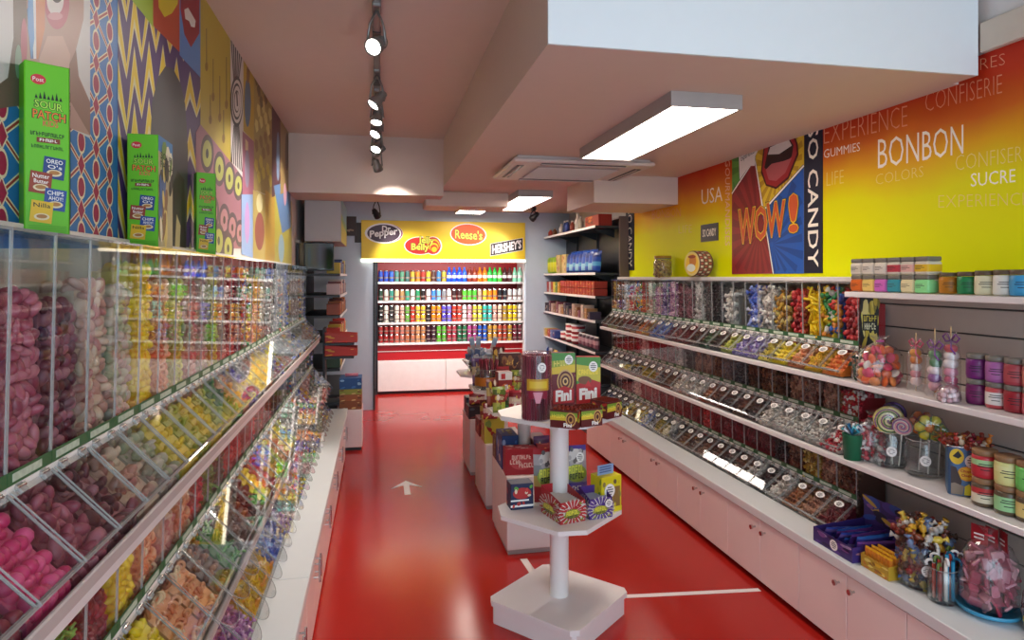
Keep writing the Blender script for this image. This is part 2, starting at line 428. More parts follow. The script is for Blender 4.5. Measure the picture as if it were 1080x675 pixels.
S.poly([(28, 10), (33, 0), (37, 62), (32, 62)], m_('4c78a8')); S.poly([(31, -40), (37, -40), (39, 62), (35, 62)], m_('dfe3e6'))
S.poly([(37, -40), (48, -40), (47, 30), (40, 62), (38, 62)], m_('c97e52')); S.poly([(29, -40), (33, -40), (36, 40), (33, 62), (29, 30)], m_('5f9bd0'))
S.ell(25, 45, 3.5, 26, m_('b0566a')); S.ell(19, 65, 3.5, 18, m_('7f9a86'))
# zigzag arch
S.poly([(124, -50), (214, -50), (214, 262), (124, 255)], m_('4f3a6b'))
def zig(pts, w, dv, m):
    up = [(u, v) for u, v in pts]; dn = [(u, v+w) for u, v in reversed(pts)]
    S.poly(up+dn, m)
for k in range(8):
    v0 = -120+k*60; P = []; Q = []; n = 6
    for i in range(2*n+1):
        t = i/(2*n); u = 124+90*t**.92; am = 78-44*t
        v = v0+(am if i % 2 else 0)-44*math.sin(min(1, t*1.25)*PI)*.55+t*18
        P.append((u, v)); Q.append((u, v+(16 if i % 2 else 44)*(1-.4*t)))
    S.poly(P+Q[::-1], m_('d8d2a6')); W_ = [(q[1]-p[1]) for p, q in zip(P, Q)]; S.poly([(p[0], p[1]+w*.14) for p, w in zip(P, W_)]+[(q[0], q[1]-w*.24) for q, w in list(zip(Q, W_))[::-1]], m_('dcbf30'))
S.poly([(160, 262), (158, 150), (160, 108), (166, 82), (174, 70), (182, 72), (190, 88), (195, 110), (198, 160), (196, 264)], m_('4a4a4d'))
S.poly([(176, 262), (180, 200), (187, 180), (194, 190), (196, 262)], m_('382f33'))
S.poly([(170, 262), (174, 238), (180, 226), (177, 262)], m_('c9a84a')); S.poly([(184, 262), (186, 226), (190, 238), (189, 262)], m_('cdbf8a'))
# pennants at the top
S.poly([(133, -50), (162, -50), (162, 30), (150, 14), (140, 2), (134, -8)], m_('98b52f'))
S.poly([(161, -50), (190, -50), (190, 56), (176, 42), (161, 27)], m_('b5482c')); S.poly([(164, -50), (188, -50), (187, 4), (181, 14), (173, 18), (167, 8)], m_('d2ba22'))
S.poly([(189, -50), (213, -50), (213, 84), (200, 70), (189, 58)], m_('5482bd')); S.poly([(190, -50), (210, -50), (210, 35), (201, 50), (194, 36), (190, 10)], m_('8f2430'))
S.poly([(194, 10), (198, 8), (206, 22), (205, 29), (201, 28), (199, 22), (195, 20)], m_('d9cfc8'))
# yellow panel with drips
S.poly([(211, -30), (244, 6), (244, 172), (211, 131)], m_('b8a238'))
for u, v, h in ((217, 30, 40), (224, 62, 40), (231, 80, 44), (238, 60, 50), (221, 100, 26), (235, 116, 30)):
    S.poly([(u, v), (u+.8, v), (u+.9, v+h), (u, v+h)], m_('6d5a2a')); S.ell(u+.4, v+h, 1.6, 5, m_('8a6a2c'))
S.poly([(211, 131), (244, 172), (256, 186), (256, 262), (206, 262), (206, 140)], m_('a06a78'))
for i, (u, v, r) in enumerate([(218, 162, 6), (231, 178, 5.4), (241.5, 188, 5), (251, 196, 4.4), (212, 214, 6), (224, 224, 5.6), (236, 232, 5), (244.5, 240, 4.6), (252.5, 246, 4), (230, 254, 5.4), (240, 262, 5)]):
    k = 2.9
    S.ell(u, v, r+1, (r+1)*k, m_('5a4a50')); S.ell(u, v, r*.82, r*.82*k, m_('aeb05a' if i < 4 or i > 8 else 'b07a80')); S.ell(u, v, r*.25, r*.3*k, m_('4a443a'))
# striped spiral
S.poly([(242, 4), (256, 26), (256, 188), (243, 170)], m_('cfc6c4'))
for i in range(6):
    S.poly([(242.5+i*2.3, 40+i*3), (243.7+i*2.3, 40+i*3), (246.5+i*1, 84), (245.6+i*1, 84)], m_('2c2428'))
    S.poly([(243+i*2.2, 170+i*2), (244.2+i*2.2, 172+i*2), (246.5+i*1, 132), (245.6+i*1, 132)], m_('2c2428'))
for r in (1.0, .72, .44):
    S.ell(249, 107, 6.8*r, 27*r, m_('2c2428')); S.ell(249.3, 107, 5.9*r, 23*r, m_('cfc6c4'))
S.poly([(248.2, 97), (249.6, 97), (250.4, 112), (249, 112)], m_('2c2428'))
# panels farther along
S.poly([(256, 28), (268, 50), (268, 150), (256, 138)], m_('b8982f')); S.ell(260.5, 108, 3.4, 26, m_('56708a')); S.ell(261, 78, 1.8, 10, m_('7d5a3a'))
S.poly([(255, 138), (268, 150), (270, 205), (255, 205)], m_('9c5a72')); S.poly([(258, 146), (261, 150), (261, 160), (258, 158)], m_('d6b88a'))
S.ell(260, 178, 2.6, 20, m_('8d7f98')); S.poly([(254, 205), (266, 205), (266, 272), (254, 268)], m_('8aa5cf')); S.ell(260, 235, 2.6, 22, m_('b08ac0'))
S.poly([(267, 48), (288, 84), (288, 208), (267, 200)], m_('a08a4a'))
for i in range(26):
    u = 268.5+(i*7.3) % 17; v = 76+(i*29) % 112; v = max(v, 50+(u-267)*1.75+8)
    S.poly([(u, v), (u+2.4, v+3), (u+3, v+12), (u+1, v+15), (u-1, v+6)], m_(('6a5436', 'd0c27a', '84602f', 'c2b040')[i % 4]))
S.poly([(266, 200), (280, 206), (280, 280), (266, 276)], m_('b5a05a')); S.ell(273, 244, 5, 20, m_('8d4a44')); S.ell(273, 214, 3.4, 10, m_('d9cf9a'))
S.poly([(279, 200), (289, 208), (289, 284), (279, 282)], m_('c0993c'))
S.poly([(286, 80), (296, 98), (296, 205), (286, 208)], m_('54303a')); S.ell(292.5, 165, 1.6, 26, m_('7086a2'))
S.poly([(289, 205), (307, 212), (307, 292), (289, 288)], m_('b8ae48')); S.poly([(288, 196), (306, 190), (306, 240), (297, 246)], m_('5f83b0')); S.ell(296, 262, 3, 15, m_('8cb0c0'))
S.poly([(295, 98), (307, 120), (307, 200), (295, 205)], m_('9a8050')); S.ell(302, 160, 2, 20, m_('5f4630')); S.ell(300, 205, 1.6, 12, m_('d0a0b0'))
o = mb.build('wall_mural'); tag(o, 'colourful patterned mural covering the wall above the left bins', 'mural')
# far end of the same wall, beyond the beam
# ================================================================= RIGHT WALL PRINT
def gradient():
    m = mat('sunset_print', 'ffffff', .5, spec=.12, var=0); nt = m.node_tree; b = nt.nodes['Principled BSDF']; N = nt.nodes.new; L = nt.links.new
    tc = N('ShaderNodeTexCoord'); sx = N('ShaderNodeSeparateXYZ'); L(tc.outputs['Object'], sx.inputs[0])
    nz = N('ShaderNodeTexNoise'); nz.inputs['Scale'].default_value = 2.5; L(tc.outputs['Object'], nz.inputs['Vector'])
    mm = N('ShaderNodeMath'); mm.operation = 'MULTIPLY_ADD'; mm.inputs[1].default_value = .16; L(nz.outputs['Fac'], mm.inputs[0]); L(sx.outputs[2], mm.inputs[2])
    mr = N('ShaderNodeMapRange'); mr.inputs[1].default_value = 1.68; mr.inputs[2].default_value = 2.58; L(mm.outputs[0], mr.inputs[0])
    rp = N('ShaderNodeValToRGB'); e = rp.color_ramp.elements
    for i, (p, c) in enumerate([(0, 'ecdf00'), (.42, 'e8d400'), (.6, 'e0a418'), (.74, 'cf6a26'), (.88, 'bf3a1e'), (1, 'b02a1a')]):
        if i > 1: e.new(p)
        e[i].position = p
    for i, c in enumerate(['dfe600', 'dfdc00', 'e2a81a', 'd06a26', 'c03c1e', 'b02a1a']): e[i].color = lin(c)
    L(mr.outputs[0], rp.inputs[0]); L(rp.outputs[0], b.inputs['Base Color'])
    return m
GRAD = gradient(); XP = XR-.004
t = tag(MB().box(XP, -1.2, 1.6, XR, 6.0, 2.5, GRAD).build('printed_wall_panel'), 'yellow to red printed wall panel above right shelves with pale lettering', 'wall print')
mb = MB(); S = Sheet(mb, lambda u, v: at_x(u, v, XP), (-1, 0, 0), .0001)
W1, W2, W3 = m_('f6ecdc'), m_('e8d070'), m_('e09470')
tx = lambda s, x0, y0, x1, y1, m, o=0, dy=0, b=0: S.text(s, x0, y0, x1, y1, m, 0, -.022 if m is not W1 else -.006, dy)
tx('BONBON', 926, 178, 1016, 147, W1, 0, -16); tx('SUCRE', 1024, 197, 1071, 183, W1, 0, -5); tx('GUMMIES', 869, 167, 907, 158, W1, 0, -8); tx('USA', 740, 216, 762, 200, W1, 0, -4)
TH = 0
tx('EXPERIENCE', 869, 152, 957, 130, W3, TH, -19); tx('CONFISERIE', 976, 118, 1057, 98, W3, TH, -20); tx('RES', 1034, 74, 1060, 62, W3, TH, -6); tx('CONFISERIE', 1008, 180, 1090, 164, W2, TH, -12)
tx('EXPERIENCE', 990, 219, 1085, 206, W2, TH, -3); tx('LIFE', 872, 196, 890, 182, W2, TH, -3); tx('COLORS', 924, 195, 974, 184, W2, TH, -9)
tx('BONBON', 688, 231, 718, 222, W3, 0, -3); tx('LIFE', 716, 246, 730, 238, W2, TH, -1)
S.vtext('GOURMANDISES', 765, 168, 770, 259, m_('e6b090'))
mb.build('lettering', t)
def wallsheet(name, label, cat, pts, base, paint, thick=.006):
    """flat sign fixed on the right-hand wall; corners given as (u, v) on its face"""
    X = XP-thick; P = [at_x(u, v, X) for u, v in pts]
    y0, y1 = min(p.y for p in P), max(p.y for p in P); z0, z1 = min(p.z for p in P), max(p.z for p in P)
    mb = MB().box(X, y0, z0, XP, y1, z1, base)
    S = Sheet(mb, lambda a, b: Vector((X, y1+(y0-y1)*a, z0+(z1-z0)*b)), (-1, 0, 0), .0001)
    paint(S); return tag(mb.build(name), label, cat)
NAVY = m_('14172e')
wallsheet('vertical_shop_banner', 'tall navy banner with white vertical lettering beside the pop-art poster', 'banner', [(848, 133), (867, 288)], NAVY,
          lambda S: S.vtext('SO CANDY', .22, .985, .8, .04, W1, .01))
wallsheet('vertical_shop_banner', 'narrow navy banner with white vertical lettering beside dark shelves', 'banner', [(660, 222), (668.5, 285)], NAVY,
          lambda S: S.vtext('SO CANDY', .25, 1.0, .75, .06, W1))
wallsheet('shop_name_sign', 'small navy rectangular sign with white lettering on yellow wall', 'sign', [(739, 237.5), (757, 253.5)], NAVY,
          lambda S: S.text('SO CANDY', .12, .28, .9, .72, W1, 0, .01))
def popart(S):
    gr, yl, rd, bl, wt, bk, orr = m_('5f9a3c'), m_('d8b62c'), m_('8f2a2c'), m_('1e55a8'), m_('ece6e0'), m_('1d1a1e'), m_('c8552a')
    def rays(region, c, org, n, m):
        xs = [p[0] for p in region]; ys = [p[1] for p in region]
        ins = lambda x, y: sum(((region[i][1] > y) != (region[i-1][1] > y)) and x < (region[i-1][0]-region[i][0])*(y-region[i][1])/(region[i-1][1]-region[i][1])+region[i][0] for i in range(len(region))) % 2
        out = []
        for k in range(n):
            a = 2*PI*k/n; st = None; b = a+PI/n
            L0 = None
            for s_ in range(1, 60):
                r = s_*.02; p = (org[0]+r*math.cos(a), org[1]+r*math.sin(a)); q = (org[0]+r*math.cos(b), org[1]+r*math.sin(b))
                if ins(*p) and ins(*q):
                    if L0 is None: L0 = (p, q)
                    last = (p, q)
                elif L0: break
            if L0 and L0 != last: out.append([L0[0], last[0], last[1], L0[1]])
        if out: S.multi(out, m)
    G = [(0, .62), (.36, .82), (.4, 1), (0, 1)]; Y = [(.36, .82), (1, .62+.06), (1, 1), (.4, 1)]; Y = [(.46, .43), (1, .68), (1, 1), (.4, 1), (.36, .82)]
    Rr = [(0, 0), (.62, 0), (.56, .22), (.46, .43), (.36, .82), (0, .6)]; B = [(.62, 0), (1, 0), (1, .68), (.46, .43), (.56, .22)]
    for P, c, d, org in ((G, gr, m_('4a8030'), (.38, .8)), (Y, yl, m_('b88f24'), (.7, .72)), (Rr, rd, m_('7a2226'), (.42, .3)), (B, bl, m_('174489'), (.6, .2))):
        S.poly(P, c); rays(P, c, org, 22, d)
    for a, b in (((0, .61), (.36, .82)), ((.36, .82), (.62, 0)), ((.46, .43), (1, .68)), ((.36, .82), (.4, 1))):
        dx, dy = b[0]-a[0], b[1]-a[1]; l = math.hypot(dx, dy*1.6); nx, ny = -dy/l*.018, dx/l*.012
        S.poly([(a[0]+nx, a[1]+ny), (a[0]-nx, a[1]-ny), (b[0]-nx, b[1]-ny), (b[0]+nx, b[1]+ny)], bk)
        S.poly([(a[0]+nx*.6, a[1]+ny*.6), (a[0]-nx*.6, a[1]-ny*.6), (b[0]-nx*.6, b[1]-ny*.6), (b[0]+nx*.6, b[1]+ny*.6)], wt)
    bub = [(.11, .96), (.12, .82), (.13, .7), (.28, .78), (.36, .77), (.37, .84), (.41, .87), (.4, .99)]
    S.poly([(x*1.03-.008, y*1.012-.008) for x, y in bub], bk); S.poly(bub, wt); S.text('Experience!', .15, .82, .36, .875, bk, 0, 0, .03); S.scrawl(.17, .92, .32, .955, bk, 5, 3, .02)
    S.poly([(.45, .71), (.5, .94), (.58, 1.0), (.66, .955), (.74, .99), (.84, .98), (.93, .83), (.94, .76), (.82, .62), (.66, .57), (.52, .61)], m_('4a1418'))
    S.poly([(.47, .72), (.52, .93), (.58, .985), (.66, .94), (.74, .975), (.83, .965), (.91, .83), (.92, .77), (.81, .635), (.66, .585), (.53, .62)], m_('a2262c'))
    S.poly([(.5, .74), (.56, .87), (.68, .88), (.8, .91), (.88, .83), (.86, .76), (.7, .7), (.56, .69)], m_('2a1216'))
    S.poly([(.55, .82), (.58, .865), (.68, .872), (.8, .9), (.86, .83), (.7, .80)], m_('ded8d4'))
    S.poly([(.52, .72), (.6, .75), (.76, .745), (.86, .75), (.78, .665), (.66, .625), (.56, .645)], m_('b0585c'))
    for s, x0, x1, y0, y1 in (('W', .12, .36, .23, .47), ('O', .37, .53, .24, .47), ('W', .54, .77, .255, .48), ('!', .83, .93, .27, .51)):
        for g, m in ((.055, bk), (.042, yl), (.018, orr)): S.text(s, x0-g*.4, y0-g*.3, x1+g*.4, y1+g*.3, m, 0, g, 0)
wallsheet('pop_art_poster', 'large pop-art poster of red lips and WOW lettering on yellow wall', 'poster', [(772, 150), (848, 288.5)], col('d8b62c'), popart)
# slat wall and ledge under the print
SLAT = mat('slatwall_board', 'b9aaa0', .45); mb = MB().box(XR-.006, 1.0, .4, XR, 6.0, 1.575, mat('slot_shadow_gap', '5a5452', .7))
for k in range(11):
    z0 = .405+k*.107; mb.box(XR-.018, 1.0, z0, XR-.006, 6.0, min(z0+.1, 1.575), SLAT, .002)
tag(mb.build('wall_slats'), kind='structure')
struct(MB().box(XR-.13, 2.7, 1.575, XR-.005, 6.0, 1.6, WHITE, .003).box(XR-.03, 1.0, 1.575, XR-.005, 2.7, 1.6, WHITE, .002), 'trim_5')
struct(MB().box(XL, .7, 1.688, XL+.03, 5.9, 1.712, WHITE, .002), 'trim_6')
# ================================================================= DAYLIGHT AND LAMPS
wd = bpy.data.worlds.new('sky'); SC.world = wd; wd.use_nodes = True
bg = wd.node_tree.nodes['Background']; bg.inputs[0].default_value = (.68, .85, 1, 1); bg.inputs[1].default_value = 2.7
def area(name, loc, aim, sx, sy, e, colr=(1, 1, 1)):
    d = bpy.data.lights.new(name, 'AREA'); d.shape = 'RECTANGLE'; d.size = sx; d.size_y = sy; d.energy = e; d.color = colr
    o = bpy.data.objects.new(name, d); C.objects.link(o); o.location = loc; o.rotation_euler = Vector(aim).to_track_quat('-Z', 'Y').to_euler(); return o
po = area('window_portal', (.82, -1.22, 1.42), (0, 1, 0), 3.1, 2.7, 1); po.data.cycles.is_portal = True
area('drinks_light_strip', (.9, 8.4, 1.8), (0, .35, -1), 1.7, .1, 17, (1, .97, .93))
# camera
cd = bpy.data.cameras.new('camera'); cd.sensor_width = 36; cd.lens = 36*FPX/1080; cd.shift_y = -(337.5-HY)/1080; cd.clip_start = .02
cam = bpy.data.objects.new('camera', cd); C.objects.link(cam); cam.location = (0, 0, EYE); cam.rotation_euler = (PI/2, 0, -YAW); SC.camera = cam
vs = SC.view_settings; vs.view_transform = 'Standard'; vs.look = 'None'; vs.gamma = 1; vs.use_curve_mapping = False; vs.exposure = .97
cy_ = SC.cycles; cy_.use_denoising = True; cy_.transparent_max_bounces = 20; cy_.max_bounces = 8; cy_.diffuse_bounces = 4; cy_.glossy_bounces = 4; cy_.sample_clamp_indirect = 8; cy_.caustics_reflective = False; cy_.caustics_refractive = False
# ================================================================= SWEETS
def ico(sub=1):
    import bmesh
    bm = bmesh.new(); bmesh.ops.create_icosphere(bm, subdivisions=sub, radius=1)
    V = [tuple(v.co) for v in bm.verts]; Fc = [tuple(v.index for v in f.verts) for f in bm.faces]; bm.free(); return V, Fc
ICO1, ICO2 = ico(1), ico(2)
def shp(kind):
    """unit sweets (about 1 across the radius): (verts, faces)"""
    V0, F0 = ICO2 if kind.endswith('+') else ICO1
    k = kind.rstrip('+')
    if k == 'ball': return V0, F0
    if k == 'oval': return [(x*1.15, y*.85, z*.75) for x, y, z in V0], F0
    if k == 'disc': return [(x*1.1, y*1.1, z*.45) for x, y, z in V0], F0
    if k == 'egg': return [(x*1.35, y*(.85-.15*x), z*(.62-.1*x)) for x, y, z in V0], F0
    if k == 'heart':
        out = []
        for x, y, z in V0:
            d = .28*(1-abs(y)) if x > 0 else 0
            out.append((x*1.05-max(0, x)*.35*(1-min(1, abs(y)*2)), y*(1.15+.25*x), z*.5))
        return out, F0
    if k == 'cap':  # a mushroom: cap and stalk
        m = MB(); m.lathe([(0, .8), (.6, .72), (.95, .35), (1, .05), (.45, -.05), (.4, -.75), (.25, -.9), (0, -.92)], None, 10 if kind.endswith('+') else 7); return m.v, m.f
    if k == 'ring':
        m = MB(); n = 10
        m.tube([(math.cos(2*PI*i/n)*.72, math.sin(2*PI*i/n)*.72, 0) for i in range(n)], .34, None, 6, closed=True); return m.v, m.f
    if k == 'worm':
        m = MB(); m.tube([(-1.7, 0, 0), (-1.1, .35, .05), (-.4, -.2, .1), (.3, .3, 0), (1.1, -.25, .05), (1.7, .1, 0)], [.2, .33, .36, .36, .33, .18], None, 6); return m.v, m.f
    if k == 'stick':
        m = MB(); m.tube([(-2, 0, 0), (-.7, .05, 0), (.7, 0, 0), (2, -.05, 0)], .32, None, 6); return m.v, m.f
    if k == 'cube':
        m = MB(); m.box(-.8, -.8, -.8, .8, .8, .8, None, .25); return m.v, m.f
    if k == 'wrap':  # twisted wrapper
        m = MB(); m.tube([(-1.75, 0, 0), (-1.1, 0, 0), (-.95, 0, 0), (-.5, 0, 0), (.5, 0, 0), (.95, 0, 0), (1.1, 0, 0), (1.75, 0, 0)], [.75, .3, .16, .72, .72, .16, .3, .75], None, 8); return m.v, m.f
    if k == 'bag':  # small flat sachet
        m = MB(); m.box(-1.25, -.9, -.28, 1.25, .9, .28, None, .26); return m.v, m.f
SHP = {}
def shape(k):
    if k not in SHP: SHP[k] = shp(k)
    return SHP[k]
def rot(rnd=R): return Euler((rnd.uniform(0, 6.3), rnd.uniform(0, 6.3), rnd.uniform(0, 6.3))).to_matrix().to_4x4()
def xf(p, r, rnd=R, flat=False):
    M = Euler((rnd.uniform(-.5, .5), rnd.uniform(-.5, .5), rnd.uniform(0, 6.3))).to_matrix().to_4x4() if flat else rot(rnd)
    return Matrix.Translation(p) @ M @ Matrix.Scale(r*rnd.uniform(.88, 1.1), 4)
# dispenser geometry; local frame: x out from the wall, y along the wall, z up from the shelf board, x = 0 at the hopper front
class Row: pass
def row(**k):
    r = Row(); r.__dict__.update(k); return r
WL, WRr = .157, .138
#                 shelf height, hopper-front x, hopper depth, hopper height, hinge height, lip height, tray length, width, tongue lids
LROWS = [row(z=1.05, x=-.62, D=.125, H=.632, hh=.178, hl=.055, L=.115, w=WL, tongue=0),
         row(z=.635, x=-.56, D=.185, H=.395, hh=.175, hl=.05, L=.115, w=WL, tongue=.5),
         row(z=.40, x=-.50, D=.245, H=.218, hh=.126, hl=.03, L=.09, w=WL, tongue=.35)]
RROWS = [row(z=1.126, x=2.22, D=.155, H=.445, hh=.136, hl=.035, L=.105, w=WRr, tongue=0),
         row(z=.765, x=2.22, D=.155, H=.325, hh=.136, hl=.035, L=.105, w=WRr, tongue=0),
         row(z=.402, x=2.21, D=.165, H=.325, hh=.133, hl=.03, L=.13, w=WRr, tongue=0)]
TICKET = mat('green_ticket_strip', '35633a', .5, var=.2, scale=60); REDTICK = mat('red_ticket_strip', '9c3038', .5, var=.15, scale=60)
def hopper_fill(r, rr, top, rnd, depth=1):
    """centres of the sweets lying against the hopper's clear front and on top"""
    out = []; s = rr*1.62; w = r.w-.010
    ny = max(2, int(w/s)); z = .012+rr if r.hh < .02 else max(.02, r.hh-.05)
    j = 0
    while z < top:
        for i in range(ny):
            for l in range(depth):
                y = -w/2+rr*.8+(w-1.6*rr)*(i+(.5 if j % 2 else 0)*.9)/max(1, ny-.5)
                out.append(Vector((-rr*1.05-.005-l*rr*1.5-rnd.uniform(0, rr*.35), max(-w/2+rr*.7, min(w/2-rr*.7, y+rnd.uniform(-.2, .2)*rr)), z+rnd.uniform(-.3, .3)*rr)))
        z += rr*1.45; j += 1
    n = max(1, int(r.D/s))
    for k in range(1, n):
        for i in range(ny):
            out.append(Vector((-rr-k*s*.95, -w/2+rr+(w-2*rr)*i/max(1, ny-1), top-rr*rnd.uniform(.4, 1.3)-k*rr*.2)))
    return [p for p in out if p.x > -r.D+rr]
def tray_fill(r, rr, rnd, level=1.0):
    out = []; w = r.w-.010; s = rr*1.6
    nx = max(2, int(r.L/s)); ny = max(2, int(w/s))
    for a in range(nx):
        x = rr*.4+(r.L-.006-rr*1.3)*a/(nx-1)
        for b in range(ny):
            t = x/r.L; h = (r.hh*(1-t)+r.hl*t)-rr-.010
            h = h*level+rr*(1-level)
            y = -w/2+rr*.8+(w-1.6*rr)*(b+(.5 if a % 2 else 0)*.8)/max(1, ny-.6)
            y = max(-w/2+rr*.75, min(w/2-rr*.75, y+rnd.uniform(-.2, .2)*rr))
            z = max(rr*.9, h-rnd.uniform(0, .5)*rr)
            out.append(Vector((x+rnd.uniform(-.15, .15)*rr, y, z)))
            if z > rr*2.6: out.append(Vector((x, y+rr*.5 if y < 0 else y-rr*.5, z-rr*1.4)))
    return out
def fill_mesh(pts, kind, rr, rnd, core=None):
    mb = MB(); V, Fc = shape(kind); dummy = BLACK
    for p in pts: mb.add(V, Fc, dummy, kind not in ('cube', 'bag'), xf(p, rr, rnd))
    for c in core or []: mb.prism(c[0], c[1], dummy, axis=1)
    me = bpy.data.meshes.new('sweets'); me.from_pydata(mb.v, [], mb.f); me.materials.append(dummy)
    me.polygons.foreach_set('use_smooth', mb.s); me.update(); return me
FILLS = {}
def fills(ri, r, kind, rr, top, level):
    k = (ri, kind, rr, round(top, 2), level)
    if k not in FILLS:
        rnd = random.Random(hash(k[1:3]+(ri,)) & 255 if False else len(FILLS)*13+5)
        w = r.w-.012
        hp = hopper_fill(r, rr, top, rnd); tp = tray_fill(r, rr, rnd, level)
        core = [([(-r.D+.006, .006), (-rr*1.9, .006), (-rr*1.9, top-rr*1.4), (-r.D+.006, top-rr*1.9)], (-w/2, w/2))]
        h = lambda x: max(.006, ((r.hh*(1-x/r.L)+r.hl*x/r.L)-.01)*level-rr*1.5)
        tc = [([(0, .005), (r.L-.01, .005), (r.L-.01, h(r.L-.01)), (0, h(0))], (-w/2, w/2))]
        FILLS[k] = (fill_mesh(hp, kind, rr, rnd, core), fill_mesh(tp, kind, rr, rnd, tc))
    return FILLS[k]
def sweets_obj(name, me, m, M, label, group=None):
    o = bpy.data.objects.new(name, me); C.objects.link(o); o.matrix_world = M
    o.material_slots[0].link = 'OBJECT'; o.material_slots[0].material = m
    return tag(o, label, 'sweets', group, 'stuff')
def proto(r, side, price):
    """one dispenser: hopper, ticket strip, tray, hinged lid"""
    t = empty('sweet_dispenser', (0, 0, 0)); w = r.w/2-.0012; e = .0028
    h = MB()
    h.box(-e, -w+e, r.hh-.02, 0, w-e, r.H, ACRF, M=Matrix(((1, 0, .022, -.022*r.hh), (0, 1, 0, 0), (0, 0, 1, 0), (0, 0, 0, 1))))
    for s in (-1, 1):
        h.box(-r.D, s*w, 0, -e, s*(w-e), r.H, ACR); h.box(-e, s*w, r.hh-.02, 0, s*(w-e), r.H, EDGE, M=Matrix(((1, 0, .022, -.022*r.hh), (0, 1, 0, 0), (0, 0, 1, 0), (0, 0, 0, 1))))
    h.box(-r.D, -w, r.H, 0, w, r.H+e, ACR); h.box(-.006, -w, r.H-.002, .011, w, r.H+e+.0006, EDGE); h.box(-r.D, -w, 0, 0, w, .003, EDGE)
    h.build('hopper', t)
    MB().box(.0004, -w, r.hh+.012, .0018, w, r.hh+.036, TICKET).box(.0004, -w, r.hh-.012, .002, w, r.hh+.011, PAPER).box(.0018, -w*.8, r.hh+.017, .0024, w*.5, r.hh+.031, mat('ticket_print', 'b9c7b4', .5, var=.4, scale=90)).build('ticket_strip', t)
    y = MB()
    side_o = [(0, .003), (r.L, .003), (r.L, r.hl), (0, r.hh)]
    for s in (-1, 1):
        y.prism(side_o, (s*w, s*(w-e)), ACR, axis=1)
        y.tube([(0, s*(w-e/2), r.hh), (r.L, s*(w-e/2), r.hl)], .0014, EDGE, 4)
    y.box(r.L-e, -w, .003, r.L, w, r.hl, ACRF); y.box(r.L-e, -w, r.hl-.004, r.L+.001, w, r.hl+.001, EDGE); y.box(0, -w, 0, r.L, w, .003, EDGE)
    y.build('tray', t)
    a = math.atan2(r.hl-r.hh, r.L); ln = math.hypot(r.L, r.hh-r.hl)
    M = Matrix.Translation((0, 0, r.hh+.004)) @ Matrix.Rotation(-a, 4, 'Y')
    l = MB(); wl = w-.004
    if r.tongue:
        tl = ln*(1+r.tongue); rad = wl
        pts = [(.004, -wl), (tl-rad*.8, -wl)]+[(tl-rad*.8+rad*.8*math.sin(PI*k/12), -wl*math.cos(PI*k/12)) for k in range(1, 12)]+[(tl-rad*.8, wl), (.004, wl)]
        l.prism(pts, .003, ACRL, M); l.tube([M @ Vector((x, yy, .0015)) for x, yy in pts], .0013, EDGE, 4)
    else:
        l.box(.004, -wl, 0, ln+.008, wl, .003, ACRL, M=M); l.box(ln+.004, -wl, -.008, ln+.010, wl, .003, EDGE, M=M)
        for s in (-1, 1): l.box(.004, s*wl, 0, ln+.006, s*(wl-.0014), .0033, EDGE, M=M)
    lid = l.build('lid', t)
    for s in (-1, 1):
        MB().box(-.008, s*w*.55-.012, -.003, .016, s*w*.55+.012, .006, EDGE, .002, M=M).cyl(M @ Vector((.003, s*w*.55-.014, .005)), M @ Vector((.003, s*w*.55+.014, .005)), .0035, .0035, CHROME, 8).build('hinge', lid)
    if price:
        p = MB(); q = lambda x, yy: M @ Vector((x, yy, .0032)); n = 20
        p.add([q(ln*.3+.017*math.cos(2*PI*k/n), .03*math.sin(2*PI*k/n)) for k in range(n)]+[M @ Vector((ln*.3+.017*math.cos(2*PI*k/n), .03*math.sin(2*PI*k/n), .0042)) for k in range(n)], [tuple(range(n, 2*n))]+[(k, (k+1) % n, n+(k+1) % n, n+k) for k in range(n)], PAPER)
        for k, (x0, hw) in enumerate(((-.008, .012), (-.002, .018), (.004, .015), (.009, .010))):
            p.add([M @ Vector((ln*.3+x0+dx, yy, .0045)) for dx, yy in ((0, -hw), (.003, -hw), (.003, hw), (0, hw))], [(0, 1, 2, 3)], INK)
        MB.build(p, 'price_ticket', lid)
    for o in [t]+kids(t): CH[o] = kids(o)
    CH[t] = kids(t)
    return t
